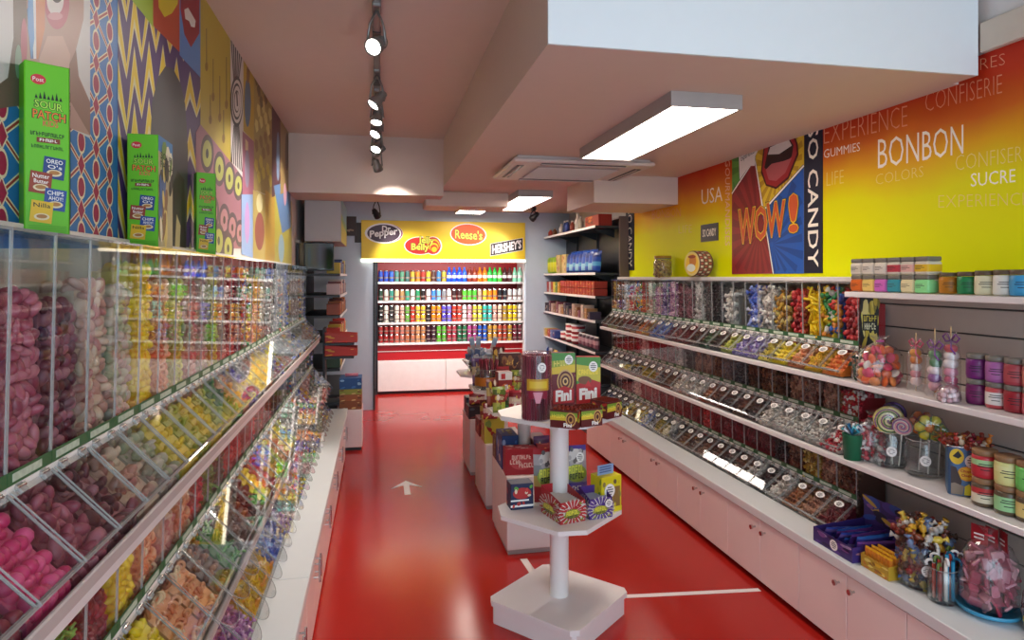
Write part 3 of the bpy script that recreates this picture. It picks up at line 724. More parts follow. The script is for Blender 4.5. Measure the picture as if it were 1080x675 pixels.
PAL = {
 'pink': (['9c4a5c', 'ac5e70', '8a3c50', 'b46e7c'], 'egg'), 'hotpink': (['d23f74', 'e0588a', 'c93068'], 'ball'), 'maroon': (['5c1626', '6e1c2e', '4a1220', '7a2438'], 'oval'),
 'mauve': (['7a3c4a', '5e2a38', '98606c', '481e2a'], 'oval'), 'cream': (['c0988a', 'b88878', 'cdb49c', 'b0726e'], 'egg'), 'mint': (['b4b098', 'a0a884', 'c4b8a8', 'a88c84'], 'oval'),
 'lime': (['b8c04a', 'd0cc5c', '9cae44', 'd8d890'], 'ring'), 'yellow': (['e8cc20', 'f0d840', 'd8b818'], 'egg'), 'gold': (['e8b820', 'f0c838', 'd0a018', 'e89830'], 'worm'),
 'peach': (['e09a6a', 'e8b08a', 'd07a50', 'e8c8a0'], 'ring'), 'orange': (['e0762a', 'e89848', 'd05a20'], 'oval'), 'green': (['3f8a34', '5aa044', '2f6e2a', '70b050'], 'worm'),
 'darkgreen': (['1f4a34', '2a5a40', '163a2a', '3a6a4a'], 'disc'), 'brown': (['4a2a20', '5c3628', '38201a', '6e4a36'], 'cube'), 'dark': (['1f1a1c', '2c2426', '3a3032', '4a4244'], 'disc'),
 'cola': (['6a3a24', '8a5030', '542c1c', 'a0663c'], 'oval'), 'red': (['a82028', 'c03034', '8a1820', 'd04848'], 'oval'), 'blue': (['2458b8', '3a78d0', '1c48a0', '70a8e0'], 'bag'),
 'lilac': (['8a7ac0', 'b0a8d8', '6a5aa8', 'd8d4e8'], 'wrap'), 'purple': (['5a3a88', '7a58a8', '9a80b8', '44286a'], 'wrap'), 'silver': (['c8c4c0', 'a8a4a0', 'e0dcd8', '888480'], 'wrap'),
 'mixed': (['c83a34', 'e0c030', '3a8a48', '3060b0', 'e08a30', 'd8d4cc'], 'wrap'), 'redwhite': (['b82034', 'd8d0cc', 'c83a4c', 'a01828', 'e8e0dc'], 'wrap'), 'goldwrap': (['c09a38', 'a87a28', 'd8c070', '7a5828'], 'wrap'),
 'yellowblack': (['d8c030', 'c0a828', '38342c', 'e0d060'], 'bag'), 'peachbrown': (['8a5a48', 'a07058', '6a4034', 'b88a70'], 'cap'), 'banana': (['ecc81c', 'f0d438', 'e0b414'], 'stick'), 'bluewhite': (['2f4fae', '4a68c0', 'd8d8e4', '8c9ad0'], 'wrap'), 'pinklilac': (['b878a8', '9a5a98', 'd0a0c4', 'c89ab0'], 'wrap'), 'clearwhite': (['d8d0c8', 'b8b0a8', 'e8e4de', '9a9088'], 'wrap'), 'wine': (['6a1a24', '7c2430', '581420'], 'stick'),
}
PNAME = dict(hotpink='bright pink', mauve='dark mauve', mint='pale green and white', lime='yellow-green', cola='brown cola-coloured', redwhite='red and white wrapped', goldwrap='gold wrapped', yellowblack='yellow and black wrapped', peachbrown='peach and brown', bluewhite='blue and white wrapped', pinklilac='pink and lilac wrapped', clearwhite='clear-wrapped white', darkgreen='dark green', lilac='lilac wrapped', silver='silver wrapped', mixed='mixed colour wrapped', purple='purple wrapped', wine='wine red', banana='banana yellow', dark='blackish', maroon='dark maroon')
pn = lambda k: PNAME.get(k, k)
def shelf_run(name, label, x0, x1, y0, y1, z, lip=True):
    t = empty(name, ((x0+x1)/2, (y0+y1)/2, z-.026), label, 'shelf'); hx, hy = (x1-x0)/2, (y1-y0)/2
    MB().box(-hx, -hy, 0, hx, hy, .025, WHITE, .003).build('board', t)
    return t
def dispensers(side, ri, r, Y0, n, plan, rowname, wallname, small=None, indiv=()):
    p = proto(r, side, side > 0); first = True
    rzz = 0 if side < 0 else PI
    grp = 'dispensers in the %s row below the %s' % (rowname, wallname)
    for i in range(n):
        hk, tk = plan(i)
        y = Y0+r.w*(i+.5)
        o = p if first else copy_tree(p); first = False
        o.location = (r.x, y, r.z); o.rotation_euler.z = rzz
        tag(o, 'dispenser of %s sweets, %s row below %s, %s from near end' % (pn(tk), rowname, wallname, ordw(i)), 'dispenser', grp)
        M = Matrix.Translation((r.x, y, r.z)) @ Matrix.Rotation(rzz, 4, 'Z')
        rr = {0: .0145, 1: .0145, 2: .013}[ri] if side < 0 else .0125
        for part, k in ((0, hk), (1, tk)):
            if k is None or (i, part) in indiv: continue
            cols, kd = PAL[k]
            big = 1.65 if side > 0 and ri == 0 and part == 0 and i < 9 else 1.0
            me = fills(ri+(10 if side > 0 else 0), r, kd, rr*big, r.H*((.86 if i % 3 else .93) if side < 0 else (.93 if i % 4 else .86)), .97)[part]
            sweets_obj('sweets_heap', me, candy(k, cols), M, '%s sweets in %s of %s dispenser, %s row below %s' % (pn(k), 'hopper' if part == 0 else 'tray', ordw(i), rowname, wallname))
NAMES = {}
def loose(i, part, r, k, kind, rr, Y0, name, label, group, top=None, level=.97, mats=None):
    """the nearest dispensers: every sweet an object of its own"""
    rnd = random.Random(i*7+part); y = Y0+r.w*(i+.5)
    pts = hopper_fill(r, rr, top or r.H*.78, rnd) if part == 0 else tray_fill(r, rr, rnd, level)
    key = ('loose', kind, k)
    if key not in FILLS:
        V, Fc = shape(kind+'+'); me = bpy.data.meshes.new(name); me.from_pydata(V, [], Fc); me.polygons.foreach_set('use_smooth', [True]*len(Fc)); me.materials.append(candy(k, PAL[k][0], True, .42)); FILLS[key] = me
    for p in pts:
        o = bpy.data.objects.new(name, FILLS[key]); C.objects.link(o)
        o.matrix_world = Matrix.Translation((r.x, y, r.z)) @ xf(p, rr, rnd); tag(o, label, 'sweet', group)
    # the bed the visible sweets lie on, same sweets packed underneath
    w = r.w-.012; mb = MB()
    if part == 0: mb.prism([(-r.D+.006, .006), (-rr*1.7, .006), (-rr*1.7, (top or r.H*.78)-rr*1.5), (-r.D+.006, (top or r.H*.78)-rr*2)], (-w/2, w/2), BLACK, axis=1)
    else:
        h = lambda x: max(.006, ((r.hh*(1-x/r.L)+r.hl*x/r.L)-.01)*level-rr*2.2)
        mb.prism([(0, .005), (r.L-.014, .005), (r.L-.014, h(r.L-.014)), (0, h(0))], (-w/2, w/2), BLACK, axis=1)
    me = bpy.data.meshes.new('sweets_bed'); me.from_pydata(mb.v, [], mb.f); me.materials.append(BLACK); me.update()
    sweets_obj('sweets_heap', me, candy(k, PAL[k][0]), Matrix.Translation((r.x, y, r.z)), 'packed %s sweets under loose ones, %s upper dispenser below mural, %s' % (pn(k), ordw(i), 'hopper' if part == 0 else 'tray'))
# ---- left wall
YL0 = 1.264-2*WL
l1h = ['pink', 'pink', 'pink', 'mauve', 'cream', 'mint', 'yellow', 'peach', 'lime', 'cream', 'mint', 'lime', 'cream', 'red', 'mauve', 'mixed', 'peach', 'gold', 'mint', 'silver']
l1t = ['maroon', 'hotpink', 'pink', 'mauve', 'cream', 'mint', 'yellow', 'lime', 'yellow', 'lime', 'green', 'peach', 'lilac', 'silver', 'cream', 'peach', 'silver', 'bluewhite', 'lime', 'silver']
l2t = ['maroon', 'red', 'maroon', 'red', 'yellow', 'peach', 'peach', 'cola', 'green', 'brown', 'cola', 'brown', 'yellow', 'red', 'gold', 'lime', 'peach', 'yellow', 'lime', 'silver']
l2h = ['red', 'mauve', 'green', 'maroon', 'yellow', 'peach', 'cream', 'peach', 'red', 'green', 'darkgreen', 'red', 'red', 'brown', 'red', 'darkgreen', 'cola', 'red', 'dark', 'brown']
l3t = ['dark', 'dark', 'dark', 'green', 'darkgreen', 'darkgreen', 'darkgreen', 'pinklilac', 'pinklilac', 'gold', 'gold', 'gold', 'blue', 'bluewhite', 'purple', 'silver', 'goldwrap', 'mixed', 'mixed', 'silver']
far = ['silver', 'clearwhite', 'bluewhite', 'mixed', 'silver', 'yellowblack', 'clearwhite']
pick = lambda L, i: L[i] if i < len(L) else far[(i*3) % len(far)]
NL = 32
ind1 = {(0, 1), (1, 0), (1, 1), (2, 0), (2, 1), (3, 0), (3, 1), (4, 0), (4, 1), (5, 0), (5, 1)}
dispensers(-1, 0, LROWS[0], YL0, NL, lambda i: (pick(l1h, i), pick(l1t, i)), 'upper', 'mural', indiv=ind1)
G = 'sweets in the nearest upper dispensers below the mural'
for i, part, k, kind, rr, nm, lb in [
    (1, 0, 'pink', 'egg', .0165, 'pink_gummy', 'pink egg-shaped gummy in the nearest tall hopper below the mural'),
    (2, 0, 'pink', 'egg', .0165, 'pink_gummy', 'pink egg-shaped gummy in the tall hopper beside the dark mauve one'),
    (3, 0, 'mauve', 'oval', .0155, 'mauve_gummy', 'dark mauve gummy in the hopper between pink and cream sweets'),
    (4, 0, 'cream', 'egg', .0155, 'cream_gummy', 'cream and pink gummy in the hopper beside the dark mauve sweets'),
    (5, 0, 'mint', 'oval', .0155, 'pale_gummy', 'pale green and white gummy in the hopper before the yellow ones'),
    (0, 1, 'maroon', 'oval', .0165, 'maroon_gummy', 'dark maroon gummy in the nearest upper tray below the mural'),
    (1, 1, 'hotpink', 'ball', .0145, 'round_gummy', 'bright pink round gummy in the upper tray beside the dark maroon sweets'),
    (2, 1, 'pink', 'egg', .0165, 'egg_gummy', 'dusty pink gummy in the upper tray beside the bright pink sweets'),
    (3, 1, 'mauve', 'egg', .0155, 'egg_gummy', 'mauve gummy in the upper tray between dusty pink and cream sweets'),
    (4, 1, 'cream', 'cap', .018, 'mushroom_gummy', 'cream mushroom-shaped gummy in the upper tray beside mauve sweets'),
    (5, 1, 'mint', 'cap', .017, 'mushroom_gummy', 'pale green mushroom-shaped gummy in the upper tray before yellow sweets')]:
    loose(i, part, LROWS[0], k, kind, rr, YL0, nm, lb, lb, top=LROWS[0].H*(.88, .87, .84, .8, .86, .84)[i] if part == 0 else None)
dispensers(-1, 1, LROWS[1], YL0, NL, lambda i: (pick(l2h, i), pick(l2t, i)), 'middle', 'mural')
dispensers(-1, 2, LROWS[2], YL0+4*WL, NL-4, lambda i: (pick(l2h, i+3), pick(l3t, i+4)), 'lowest', 'mural')
YLE = YL0+NL*WL
RAIL = mat('shelf_front_rail', 'b5aaa8', .35)
for r, nm, lb in ((LROWS[0], 'upper', 'upper white shelf with front rail under the tall dispensers below the mural'), (LROWS[1], 'middle', 'middle white shelf with front rail under the second dispenser row below the mural')):
    x1 = r.x+r.L+.004; t = shelf_run('dispenser_shelf', lb, XL, x1, YL0, YLE, r.z-.001); t['deep'] = 1
    hx, hy = (x1-XL)/2, (YLE-YL0)/2
    MB().box(hx+.0, -hy, r.hl-.026, hx+.010, hy, r.hl+.001, RAIL, .003).build('front_rail', t)
    b = MB()
    for k in range(8): pass
    n = 9
    for k in range(0): MB().box(-hx+.001, -hy+k*(2*hy-.02)/(n-1), -.10, hx-.05, -hy+k*(2*hy-.02)/(n-1)+.012, -.001, WHITE, .002).build('bracket', t)
# ---- right wall
YR0 = 2.69
r1h = ['red', 'mixed', 'banana', 'red', 'goldwrap', 'clearwhite', 'bluewhite', None, 'clearwhite', 'dark', 'dark', 'silver', 'mauve', 'mauve', 'pinklilac', 'purple', 'pinklilac', 'clearwhite', 'red', 'mixed', 'redwhite', 'clearwhite', 'cola', 'goldwrap']
r1t = ['orange', 'gold', 'peach', 'yellow', 'yellowblack', 'lilac', 'lilac', 'lime', 'dark', 'darkgreen', 'dark', 'wine', 'wine', 'mauve', 'blue', 'blue', 'goldwrap', 'orange', 'cola', 'wine', 'brown', 'cola', 'cola', 'brown']
r2h = ['redwhite', 'peachbrown', 'brown', 'peachbrown', 'brown', 'cola', 'brown', 'dark', 'brown', 'cola', 'peachbrown', 'peachbrown', 'dark', 'silver', 'wine', 'wine', 'wine', 'wine', 'clearwhite', 'wine', 'brown', 'wine', 'dark', 'brown']
r2t = ['redwhite', 'clearwhite', 'clearwhite', 'clearwhite', 'clearwhite', 'dark', 'brown', 'dark', 'brown', 'cola', 'clearwhite', 'silver', 'clearwhite', 'brown', 'brown', 'cola', 'brown', 'brown', 'brown', 'dark', 'brown', 'brown', 'cola', 'brown']
r3h = ['brown', 'peachbrown', 'goldwrap', 'brown', 'dark', 'wine', 'wine', 'wine', 'wine', 'wine', 'red', 'wine', 'wine', 'wine', 'wine', 'wine', 'wine', 'wine', 'wine', 'clearwhite', 'dark', 'dark', 'brown', 'dark']
r3t = ['wine', 'peachbrown', 'cola', 'clearwhite', 'dark', 'silver', 'brown', 'dark', 'brown', 'brown', 'dark', 'brown', 'dark', 'silver', 'dark', 'dark', 'bluewhite', 'goldwrap', 'goldwrap', 'yellowblack', 'brown', 'brown', 'brown', 'dark']
for ri, (r, h, t_, nm) in enumerate(zip(RROWS, (r1h, r2h, r3h), (r1t, r2t, r3t), ('upper', 'middle', 'lowest'))):
    dispensers(1, ri, r, YR0, 24, lambda i: (h[i], t_[i]), nm, 'yellow wall')
for z, lb, nm in ((1.125, 'long white shelf under the upper dispensers, with bagged sweets at its near end', 0), (.764, 'long white shelf under the middle dispensers, with lollipop jars at its near end', 0)):
    shelf_run('display_shelf', lb, 2.095, XR-.018, 1.2, 6.0, z)
shelf_run('display_shelf', 'short high white shelf holding square and round spread jars below the yellow wall', 2.14, XR-.018, 1.2, 2.69, 1.532)
# ================================================================= BASE CABINETS AND WORKTOPS
DOOR = mat('cabinet_door_bounce_tint', 'f0dcd6', .28, spec=.5, var=.015)  # white doors with pink bounce off the red floor blended into the base colour
def cabinets(side, xf_, xback, centres, wallname, handle):
    first = None
    w, h = .634/2, .352
    t = empty('base_cabinet', (0, 0, 0))
    d = abs(xback-xf_)
    # local frame: front faces -y ; x along the run
    b = MB().box(-w+.002, .018, .03, w-.002, d, h, WHITE).box(-w+.002, .05, 0, w-.002, d, .03, DARK); b.build('carcass', t)
    for s in (-1, 1):
        x0, x1 = (-w+.0015, -.0015) if s < 0 else (.0015, w-.0015)
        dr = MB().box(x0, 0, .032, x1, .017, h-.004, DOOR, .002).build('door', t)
        k = MB(); hx = s*(.045 if side > 0 else .03); hz = h-.055
        if side > 0: k.cyl((hx, 0, hz), (hx, -.018, hz), .005, .005, CHROME, 8).cyl((hx, -.018, hz), (hx, -.028, hz), .011, .012, CHROME, 12); k.build('knob', dr)
        else:
            for zz in (hz-.03, hz+.03): k.cyl((hx, 0, zz), (hx, -.026, zz), .004, .004, CHROME, 8)
            k.cyl((hx, -.026, hz-.05), (hx, -.026, hz+.05), .0055, .0055, CHROME, 10); k.build('handle', dr)
    for o in [t]+kids(t): CH[o] = kids(o)
    for i, y in enumerate(centres):
        o = t if i == 0 else copy_tree(t)
        o.location = (xf_, y, 0); o.rotation_euler.z = -PI/2 if side > 0 else PI/2
        tag(o, 'white two-door base cabinet under the %s dispensers, %s from the near end' % (wallname, ordw(i)), 'cabinet', 'base cabinets under the %s dispensers' % wallname)
cabinets(1, 1.93, XR-.02, [2.41+.6345*(i-2) for i in range(8)], 'right-hand', 'knob')
cabinets(-1, -.278, XL+.002, [2.41+.6345*(i-2) for i in range(8)][:8], 'left-hand', 'bar')
TOP = mat('white_worktop', 'dadcdc', .35, var=.02)
for i, (y0, y1, lb) in enumerate(((.82, 2.727, 'near length of grey-white worktop over the left cabinets, before the joint'), (2.729, 6.17, 'far length of grey-white worktop over the left cabinets, beyond the joint'))):
    tag(MB().box(XL+.002, y0, .355, -.268, y1, .398, TOP, .003).build('worktop'), lb, 'worktop')
tag(MB().box(1.92, .82, .355, XR-.02, 6.0, .400, TOP, .003).build('worktop'), 'long white worktop over the right cabinets below the dispensers', 'worktop')
# ================================================================= DRINKS WALL
RED = mat('drinks_red_panel', 'b01018', .4); LACK = mat('white_shelf_edge', 'ece8e6', .3)
dx0, dx1, dyf, dyb = -.03, 2.05, 9.05, 9.5
t = empty('drinks_display', (0, 0, 0), 'red-backed drinks display with white shelves at the far end of the shop', 'drinks display')
MB().box(dx0, dyb-.03, 0, dx1, dyb, 1.95, RED).build('back_panel', t)
for x in (dx0, dx1-.03): MB().box(x, dyf+.01, 0, x+.03, dyb-.03, 1.95, BLACK if x < 0 else LACK).build('side_panel', t)
DZ = [1.53, 1.272, .975, .696]
for z in DZ: MB().box(dx0+.03, dyf, z-.028, dx1-.03, dyb-.03, z, LACK, .003).build('shelf', t)
MB().box(dx0+.03, dyf+.06, .46, dx1-.03, dyf+.08, .66, RED).box(dx0+.03, dyf+.05, .575, dx1-.03, dyf+.06, .583, LACK).build('red_fascia', t)
for x0, x1 in ((dx0+.032, .92), (.925, dx1-.03)):
    MB().box(x0, dyf+.005, .04, x1, dyf+.3, .455, LACK, .004).build('lower_cabinet', t)
MB().box(dx0+.04, dyf+.06, 0, dx1-.04, dyf+.28, .04, DARK).build('plinth', t)
SILV = mat('can_aluminium', 'c9c9cb', .25, metal=1, var=.02)
BAND = mat('can_print_band', '8a7a70', .3, var=.5, scale=120)
def can_mesh(kind):
    mb = MB(); M0 = BLACK
    if kind == 'can':
        r, h = .031, .158; mb.lathe([(0, .001), (r*.8, 0), (r, .009)], SILV, 14); mb.lathe([(r, .009), (r, h-.016)], M0, 14); mb.lathe([(r*1.004, h*.3), (r*1.004, h*.44)], BAND, 14)
        mb.lathe([(r, h-.016), (r*.86, h-.002), (r*.86, h), (r*.8, h-.004), (0, h-.004)], SILV, 14)
    elif kind == 'short':
        r, h = .031, .118; mb.lathe([(0, .001), (r*.8, 0), (r, .008)], SILV, 14); mb.lathe([(r, .008), (r, h-.013)], M0, 14); mb.lathe([(r*1.004, h*.32), (r*1.004, h*.46)], BAND, 14)
        mb.lathe([(r, h-.013), (r*.84, h-.002), (r*.84, h), (r*.78, h-.003), (0, h-.003)], SILV, 14)
    else:
        r, h = .033, .205; mb.lathe([(0, 0), (r*.9, 0), (r, .01), (r, .05), (r*.92, .07), (r, .09), (r, .125), (r*.8, .15), (r*.42, .178), (r*.4, .19)], M0, 14); mb.lathe([(r*1.005, .055), (r*1.005, .095)], PAPER, 14)
        mb.lathe([(r*.46, .188), (r*.46, h), (0, h)], M0, 12)
    me = bpy.data.meshes.new(kind); me.from_pydata(mb.v, [], mb.f)
    for m in mb.mats: me.materials.append(m)
    me.polygons.foreach_set('material_index', mb.m); me.polygons.foreach_set('use_smooth', mb.s); me.update()
    return me, mb.mats.index(M0)
CANS = {k: can_mesh(k) for k in ('can', 'short', 'bottle')}
def hexname(h):
    r, g, b = [int(h[i:i+2], 16) for i in (0, 2, 4)]
    mx, mn = max(r, g, b), min(r, g, b)
    if mx < 75: return 'black'
    if mx-mn < 34: return 'white' if mx > 195 else 'grey'
    import colorsys
    H, S_, V = colorsys.rgb_to_hsv(r/255, g/255, b/255); H *= 360
    n = 'red' if H < 14 or H > 345 else 'orange' if H < 38 else 'yellow' if H < 66 else 'green' if H < 160 else 'turquoise' if H < 195 else 'blue' if H < 248 else 'purple' if H < 300 else 'pink'
    if V < .5: n = 'dark '+n
    elif S_ < .38: n = 'pale '+n
    return n
def drink(kind, c, x, y, z, label, group):
    me, slot = CANS[kind]; o = bpy.data.objects.new('drink_bottle' if kind == 'bottle' else 'drink_can', me); C.objects.link(o); o.location = (x, y, z); o.rotation_euler.z = R.uniform(0, 6)
    o.material_slots[slot].link = 'OBJECT'; o.material_slots[slot].material = mat('drink_'+c, c, .22, spec=.6, var=.12, scale=40)
    return tag(o, label, 'bottle' if kind == 'bottle' else 'can', group)
d1 = [('can', c) for c in ['2a4fc0', '2f58c8', '3a6ad0', '4f8f86', '5a9a7a', '3f6a66', 'c9a93a', 'd98a2e', 'b5382e', 'd8c23a', '5b3a34', '3f7fb8', 'b9a83a']]+[('bottle', c) for c in ['1f52e8', '2058e8', '1f52e8', '2a62ea', '8a3a2a', '96402c', 'e8791c', 'ea8420', '2fb84a', '34c050', '58c048', '4a2a2a', '553030', '8fe0b8', 'a0e8c8']]
d2 = ['2d4a3a', 'd9d4c8', '3a8a7a', 'd8c8a0', 'b08a5a', '3f9a7a', 'dfe8e0', '2d8a5a', '2a2020', 'd8d0c8', '3f7fd0', '7ab0e0', '8a8a90', 'e0ddd8', '40282a', '4a2a2c', '5fd040', '58c83c', '4fb83a', 'c9a58a', 'e8c23a', 'f08a1c', 'f09428', '22242a', '2a2c34', 'd8dcdc', 'e0e4e4', 'd8dcdc']
d3 = ['2a2a2a', 'e8e2d2', '3a3a3a', 'e0d8c8', 'f0b0a0', '6fae4a', 'c83a2a', 'e8c04a', 'f0c040', '2f2a2a', 'f08a1c', 'f09424', '5a4ac0', '7a6ad8', 'c83a2a', 'd84a3a', 'f0e0e0', 'e8a0b0', 'd8c84a', 'e8e05a', '3fc0b0', '50c8c0', 'f0b0a0', 'f0d0b0', 'b8983a', 'f0d020', 'f0d428', 'f0e8d8']
d4 = ['a03030', '982828', 'a83434', 'c86a5a', 'd07a6a', 'b86a4a', 'c0785a', 'd89a6a', 'c88a5a', '3a2030', '442838', '5fb83a', '58a83a', 'a83a4a', 'b04454', '2a6a4a', '2f7450', 'b04a8a', 'a04a80', '2a5ab8', '3060c0', 'c8983a', 'd0a04a', 'c05a3a', 'b04a3a', 'c8a03a', '7a2a3a', '6a2a3a']
for ri, dr in enumerate((d1, d2, d3, d4)):
    z = DZ[ri]; nm = ('top', 'second', 'third', 'lowest')[ri]
    for i in range(28):
        k, c = dr[i] if ri == 0 else ('short', dr[i]) if ri > 1 else ('can', dr[i])
        x = dx0+.07+i*(dx1-dx0-.14)/27; hn = hexname(c)
        for lv in range(2 if ri > 1 else 1):
            lb = '%s drink %s on the %s drinks shelf%s' % (hn, 'bottle' if k == 'bottle' else 'can', nm, '' if ri < 2 else ', upper of its stack' if lv else ', lower of its stack')
            drink(k, c, x, dyf+.05, z+lv*.1185, lb, lb)
        if ri != 1:   # second drink behind the first
            pass
# banner over the drinks
YB = 8.015
pl, pr_ = at_y(381, 252, YB).x, at_y(554, 252, YB).x; zb0, zb1 = at_y(381, 272, YB).z-.01, at_y(381, 232, YB).z
YEL = mat('banner_yellow', 'e8c814', .4, var=.02)
t = empty('drinks_banner', ((pl+pr_)/2, YB, zb0), 'long yellow banner with four confectionery logos above the drinks display', 'banner')
W, H = pr_-pl, zb1-zb0
MB().box(-W/2, 0, 0, W/2, .03, H, YEL, .003).build('board', t)
def logo(paint): 
    mb = MB(); S = Sheet(mb, lambda a, b: Vector((-W/2+a*W/173, -.0003, b*H/40)), (0, -1, 0), .0004); paint(S); return mb
w_, pu, og, rd, bk = m_('ece8ea'), m_('3c2038'), m_('d8581a'), m_('b8281c'), m_('241a1c')
def L1(S):
    S.ell(23, 26.5, 19.5, 10.6, w_); S.ell(24.6, 26.6, 17.6, 9.6, m_('8a4a6a')); S.ell(24, 26.8, 16.6, 9.6, w_); S.ell(22.6, 26.4, 16.6, 9.2, pu)
    S.text('Dr', 21, 28.2, 30, 34.5, w_, 0, .03); S.text('Pepper', 8.5, 19.5, 37, 29, w_, 0, .03, 4)
def L2(S):
    S.ell(60, 14, 16.5, 9.6, w_); S.ell(74, 14, 9, 9.8, w_); S.ell(60, 14, 15.6, 8.9, rd); S.ell(73.4, 14.2, 8.2, 9, rd); S.ell(66, 22, 3, 2, YEL)
    for k in range(5): S.ell(74+k*.2, 15-k*1.2, 6.5-k*.9, 6.5-k*.9, m_('e0b81c') if k % 2 == 0 else rd)
    S.text('Jelly', 58, 14.5, 75, 24.5, m_('2f6a34'), 0, .06, -1); S.text('Jelly', 58.4, 14.9, 74.6, 24, m_('f0dc50'), 0, .02, -1)
    S.text('Belly', 50.5, 7, 70, 17, m_('2f6a34'), 0, .06); S.text('Belly', 51, 7.4, 69.5, 16.4, m_('f0dc50'), 0, .02)
def L3(S):
    S.ell(111, 26.5, 19.6, 11.6, w_, 28, -.05); S.ell(111, 26.5, 18.4, 10.6, og, 28, -.05); S.text("Reese's", 96.4, 21.6, 126.4, 32.6, bk, 0, .06, -1.5); S.text("Reese's", 96.8, 22, 126, 32.1, m_('f0d850'), 0, .02, -1.5)
def L4(S):
    q = lambda a, b: (134.5+a*36, 3.4+b*13.5+a*6.8)
    S.poly([q(0, 0), q(1, 0), q(1, 1), q(0, 1)], w_); S.poly([q(.012, .03), q(.988, .03), q(.988, .97), q(.012, .97)], bk); S.text("HERSHEY'S", 136.6, 5.6, 168.6, 15.4, w_, 0, .04, 6.4)
for n, p in (('soda_logo', L1), ('jelly_bean_logo', L2), ('peanut_butter_logo', L3), ('chocolate_logo', L4)): logo(p).build(n, t)
LED = mat('lit_strip', 'fff4d8', .4, emit=2.2)
tag(MB().box(-W/2, -.004, -.035, W/2, .03, -.001, LED).build('light_strip', t), 'glowing white strip')
# ================================================================= GOODS: builders
def sheetf(mb, w, d, h, face):
    y = -d/2
    if face == 'front': return Sheet(mb, lambda a, b: Vector((-w/2+a*w, y-.0002, b*h)), (0, -1, 0))
    if face == 'right': return Sheet(mb, lambda a, b: Vector((w/2+.0002, y+a*d, b*h)), (1, 0, 0))
    if face == 'left': return Sheet(mb, lambda a, b: Vector((-w/2-.0002, d/2-a*d, b*h)), (-1, 0, 0))
    if face == 'top': return Sheet(mb, lambda a, b: Vector((-w/2+a*w, y+b*d, h+.0002)), (0, 0, 1))
def sticker(S, x, y, rx, ry, asp=1):
    S.ell(x, y, rx, ry, PAPER, 18)
    S.multi([[(x-rx*k, y+ry*o-ry*.07), (x+rx*k, y+ry*o-ry*.07), (x+rx*k, y+ry*o+ry*.07), (x-rx*k, y+ry*o+ry*.07)] for k, o in ((.4, .5), (.66, .18), (.62, -.15), (.35, -.5))], INK)
def carton(name, loc, w, d, h, rz, base, faces, label, cat, group=None, bev=.002):
    o = MB().box(-w/2, -d/2, 0, w/2, d/2, h, col(base), bev).build(name, None, loc, rz)
    for f, fn in faces.items():
        mb = MB(); S = sheetf(mb, w, d, h, f); fn(S); mb.build('printed_'+f, o)
    return tag(o, label, cat, group)
def blotch(S, cols, n, seed=1, big=.12):
    r = random.Random(seed)
    for k in range(n):
        S.ell(r.uniform(.1, .9), r.uniform(.12, .9), r.uniform(.3, 1)*big, r.uniform(.3, 1)*big*.8, col(cols[k % len(cols)]), 9, r.uniform(0, 3))
def tray_box(name, loc, w, d, h, rz, base, label, cat, header=None, hh=.1, front=None, side=None, sides=('left',), cut=.75):
    t = empty(name, loc, label, cat, rz=rz); k = .003; m = col(base); e = MB()
    e.box(-w/2, -d/2, 0, w/2, d/2, k, m).box(-w/2, d/2-k, k, w/2, d/2, h, m).box(-w/2, -d/2, k, w/2, -d/2+k, h*cut, m)
    for s in (-1, 1): e.prism([(-d/2+k, k), (d/2-k, k), (d/2-k, h), (-d/2+k, h*cut)], (s*w/2, s*(w/2-k)), m, axis=0)
    e.build('open_carton', t)
    if front:
        mb = MB(); front(sheetf(mb, w, d, h*cut, 'front')); mb.build('printed_front', t)
    for f in sides if side else ():
        mb = MB(); side(sheetf(mb, w, d, h*cut, f)); mb.build('printed_side', t)
    if header:
        hb = MB().box(-w/2, d/2-k*2, h*.9, w/2, d/2-k, h+hh, m, .001); S = Sheet(hb, lambda a, b: Vector((-w/2+a*w, d/2-k*2-.0003, h+b*hh)), (0, -1, 0)); header(S); hb.build('header_card', t)
    return t
def place_in(loc, rz, p):
    c, s = math.cos(rz), math.sin(rz); return (loc[0]+p[0]*c-p[1]*s, loc[1]+p[0]*s+p[1]*c, loc[2]+p[2])
def packet_mesh(w, h, t, cols):
    """flat filled packet standing up, crimped along top and bottom; bands of print"""
    mb = MB(); nx, nz = 6, 10; ms = [col(c, .3) for c in cols]
    for s in (-1, 1):
        V = []; 
        for j in range(nz+1):
            b = j/nz
            for i in range(nx+1):
                a = i/nx; q = (1-(2*a-1)**4)*(1-(2*b-1)**6)
                zig = .0012*(-1)**i if j in (0, nz) else 0
                V.append((-w/2+a*w, s*(t/2*q+.0006)+zig, b*h))
        for j in range(nz):
            c = ms[0] if j in (0, nz-1) else ms[min(len(ms)-1, 1+int((j-1)/(nz-2)*(len(ms)-1)))] if len(ms) > 1 else ms[0]
            mb.add(V, [(j*(nx+1)+i, j*(nx+1)+i+1, (j+1)*(nx+1)+i+1, (j+1)*(nx+1)+i) for i in range(nx)], c, True)
    return mb
def packet(name, loc, w, h, t, cols, rz, label, cat, group=None, tilt=0, paint=None, rz2=0):
    mb = packet_mesh(w, h, t, cols)
    o = mb.build(name, None, loc); o.rotation_euler = (tilt, 0, rz)
    if paint:
        m2 = MB(); paint(Sheet(m2, lambda a, b: Vector((-w/2+a*w, -t/2-.0012, b*h)), (0, -1, 0))); m2.build('printed_front', o)
    return tag(o, label, cat, group)
LIDW = mat('jar_lid_tan', '8d6a48', .5, var=.15); LIDG = mat('jar_lid_grey', '6f6a62', .4)
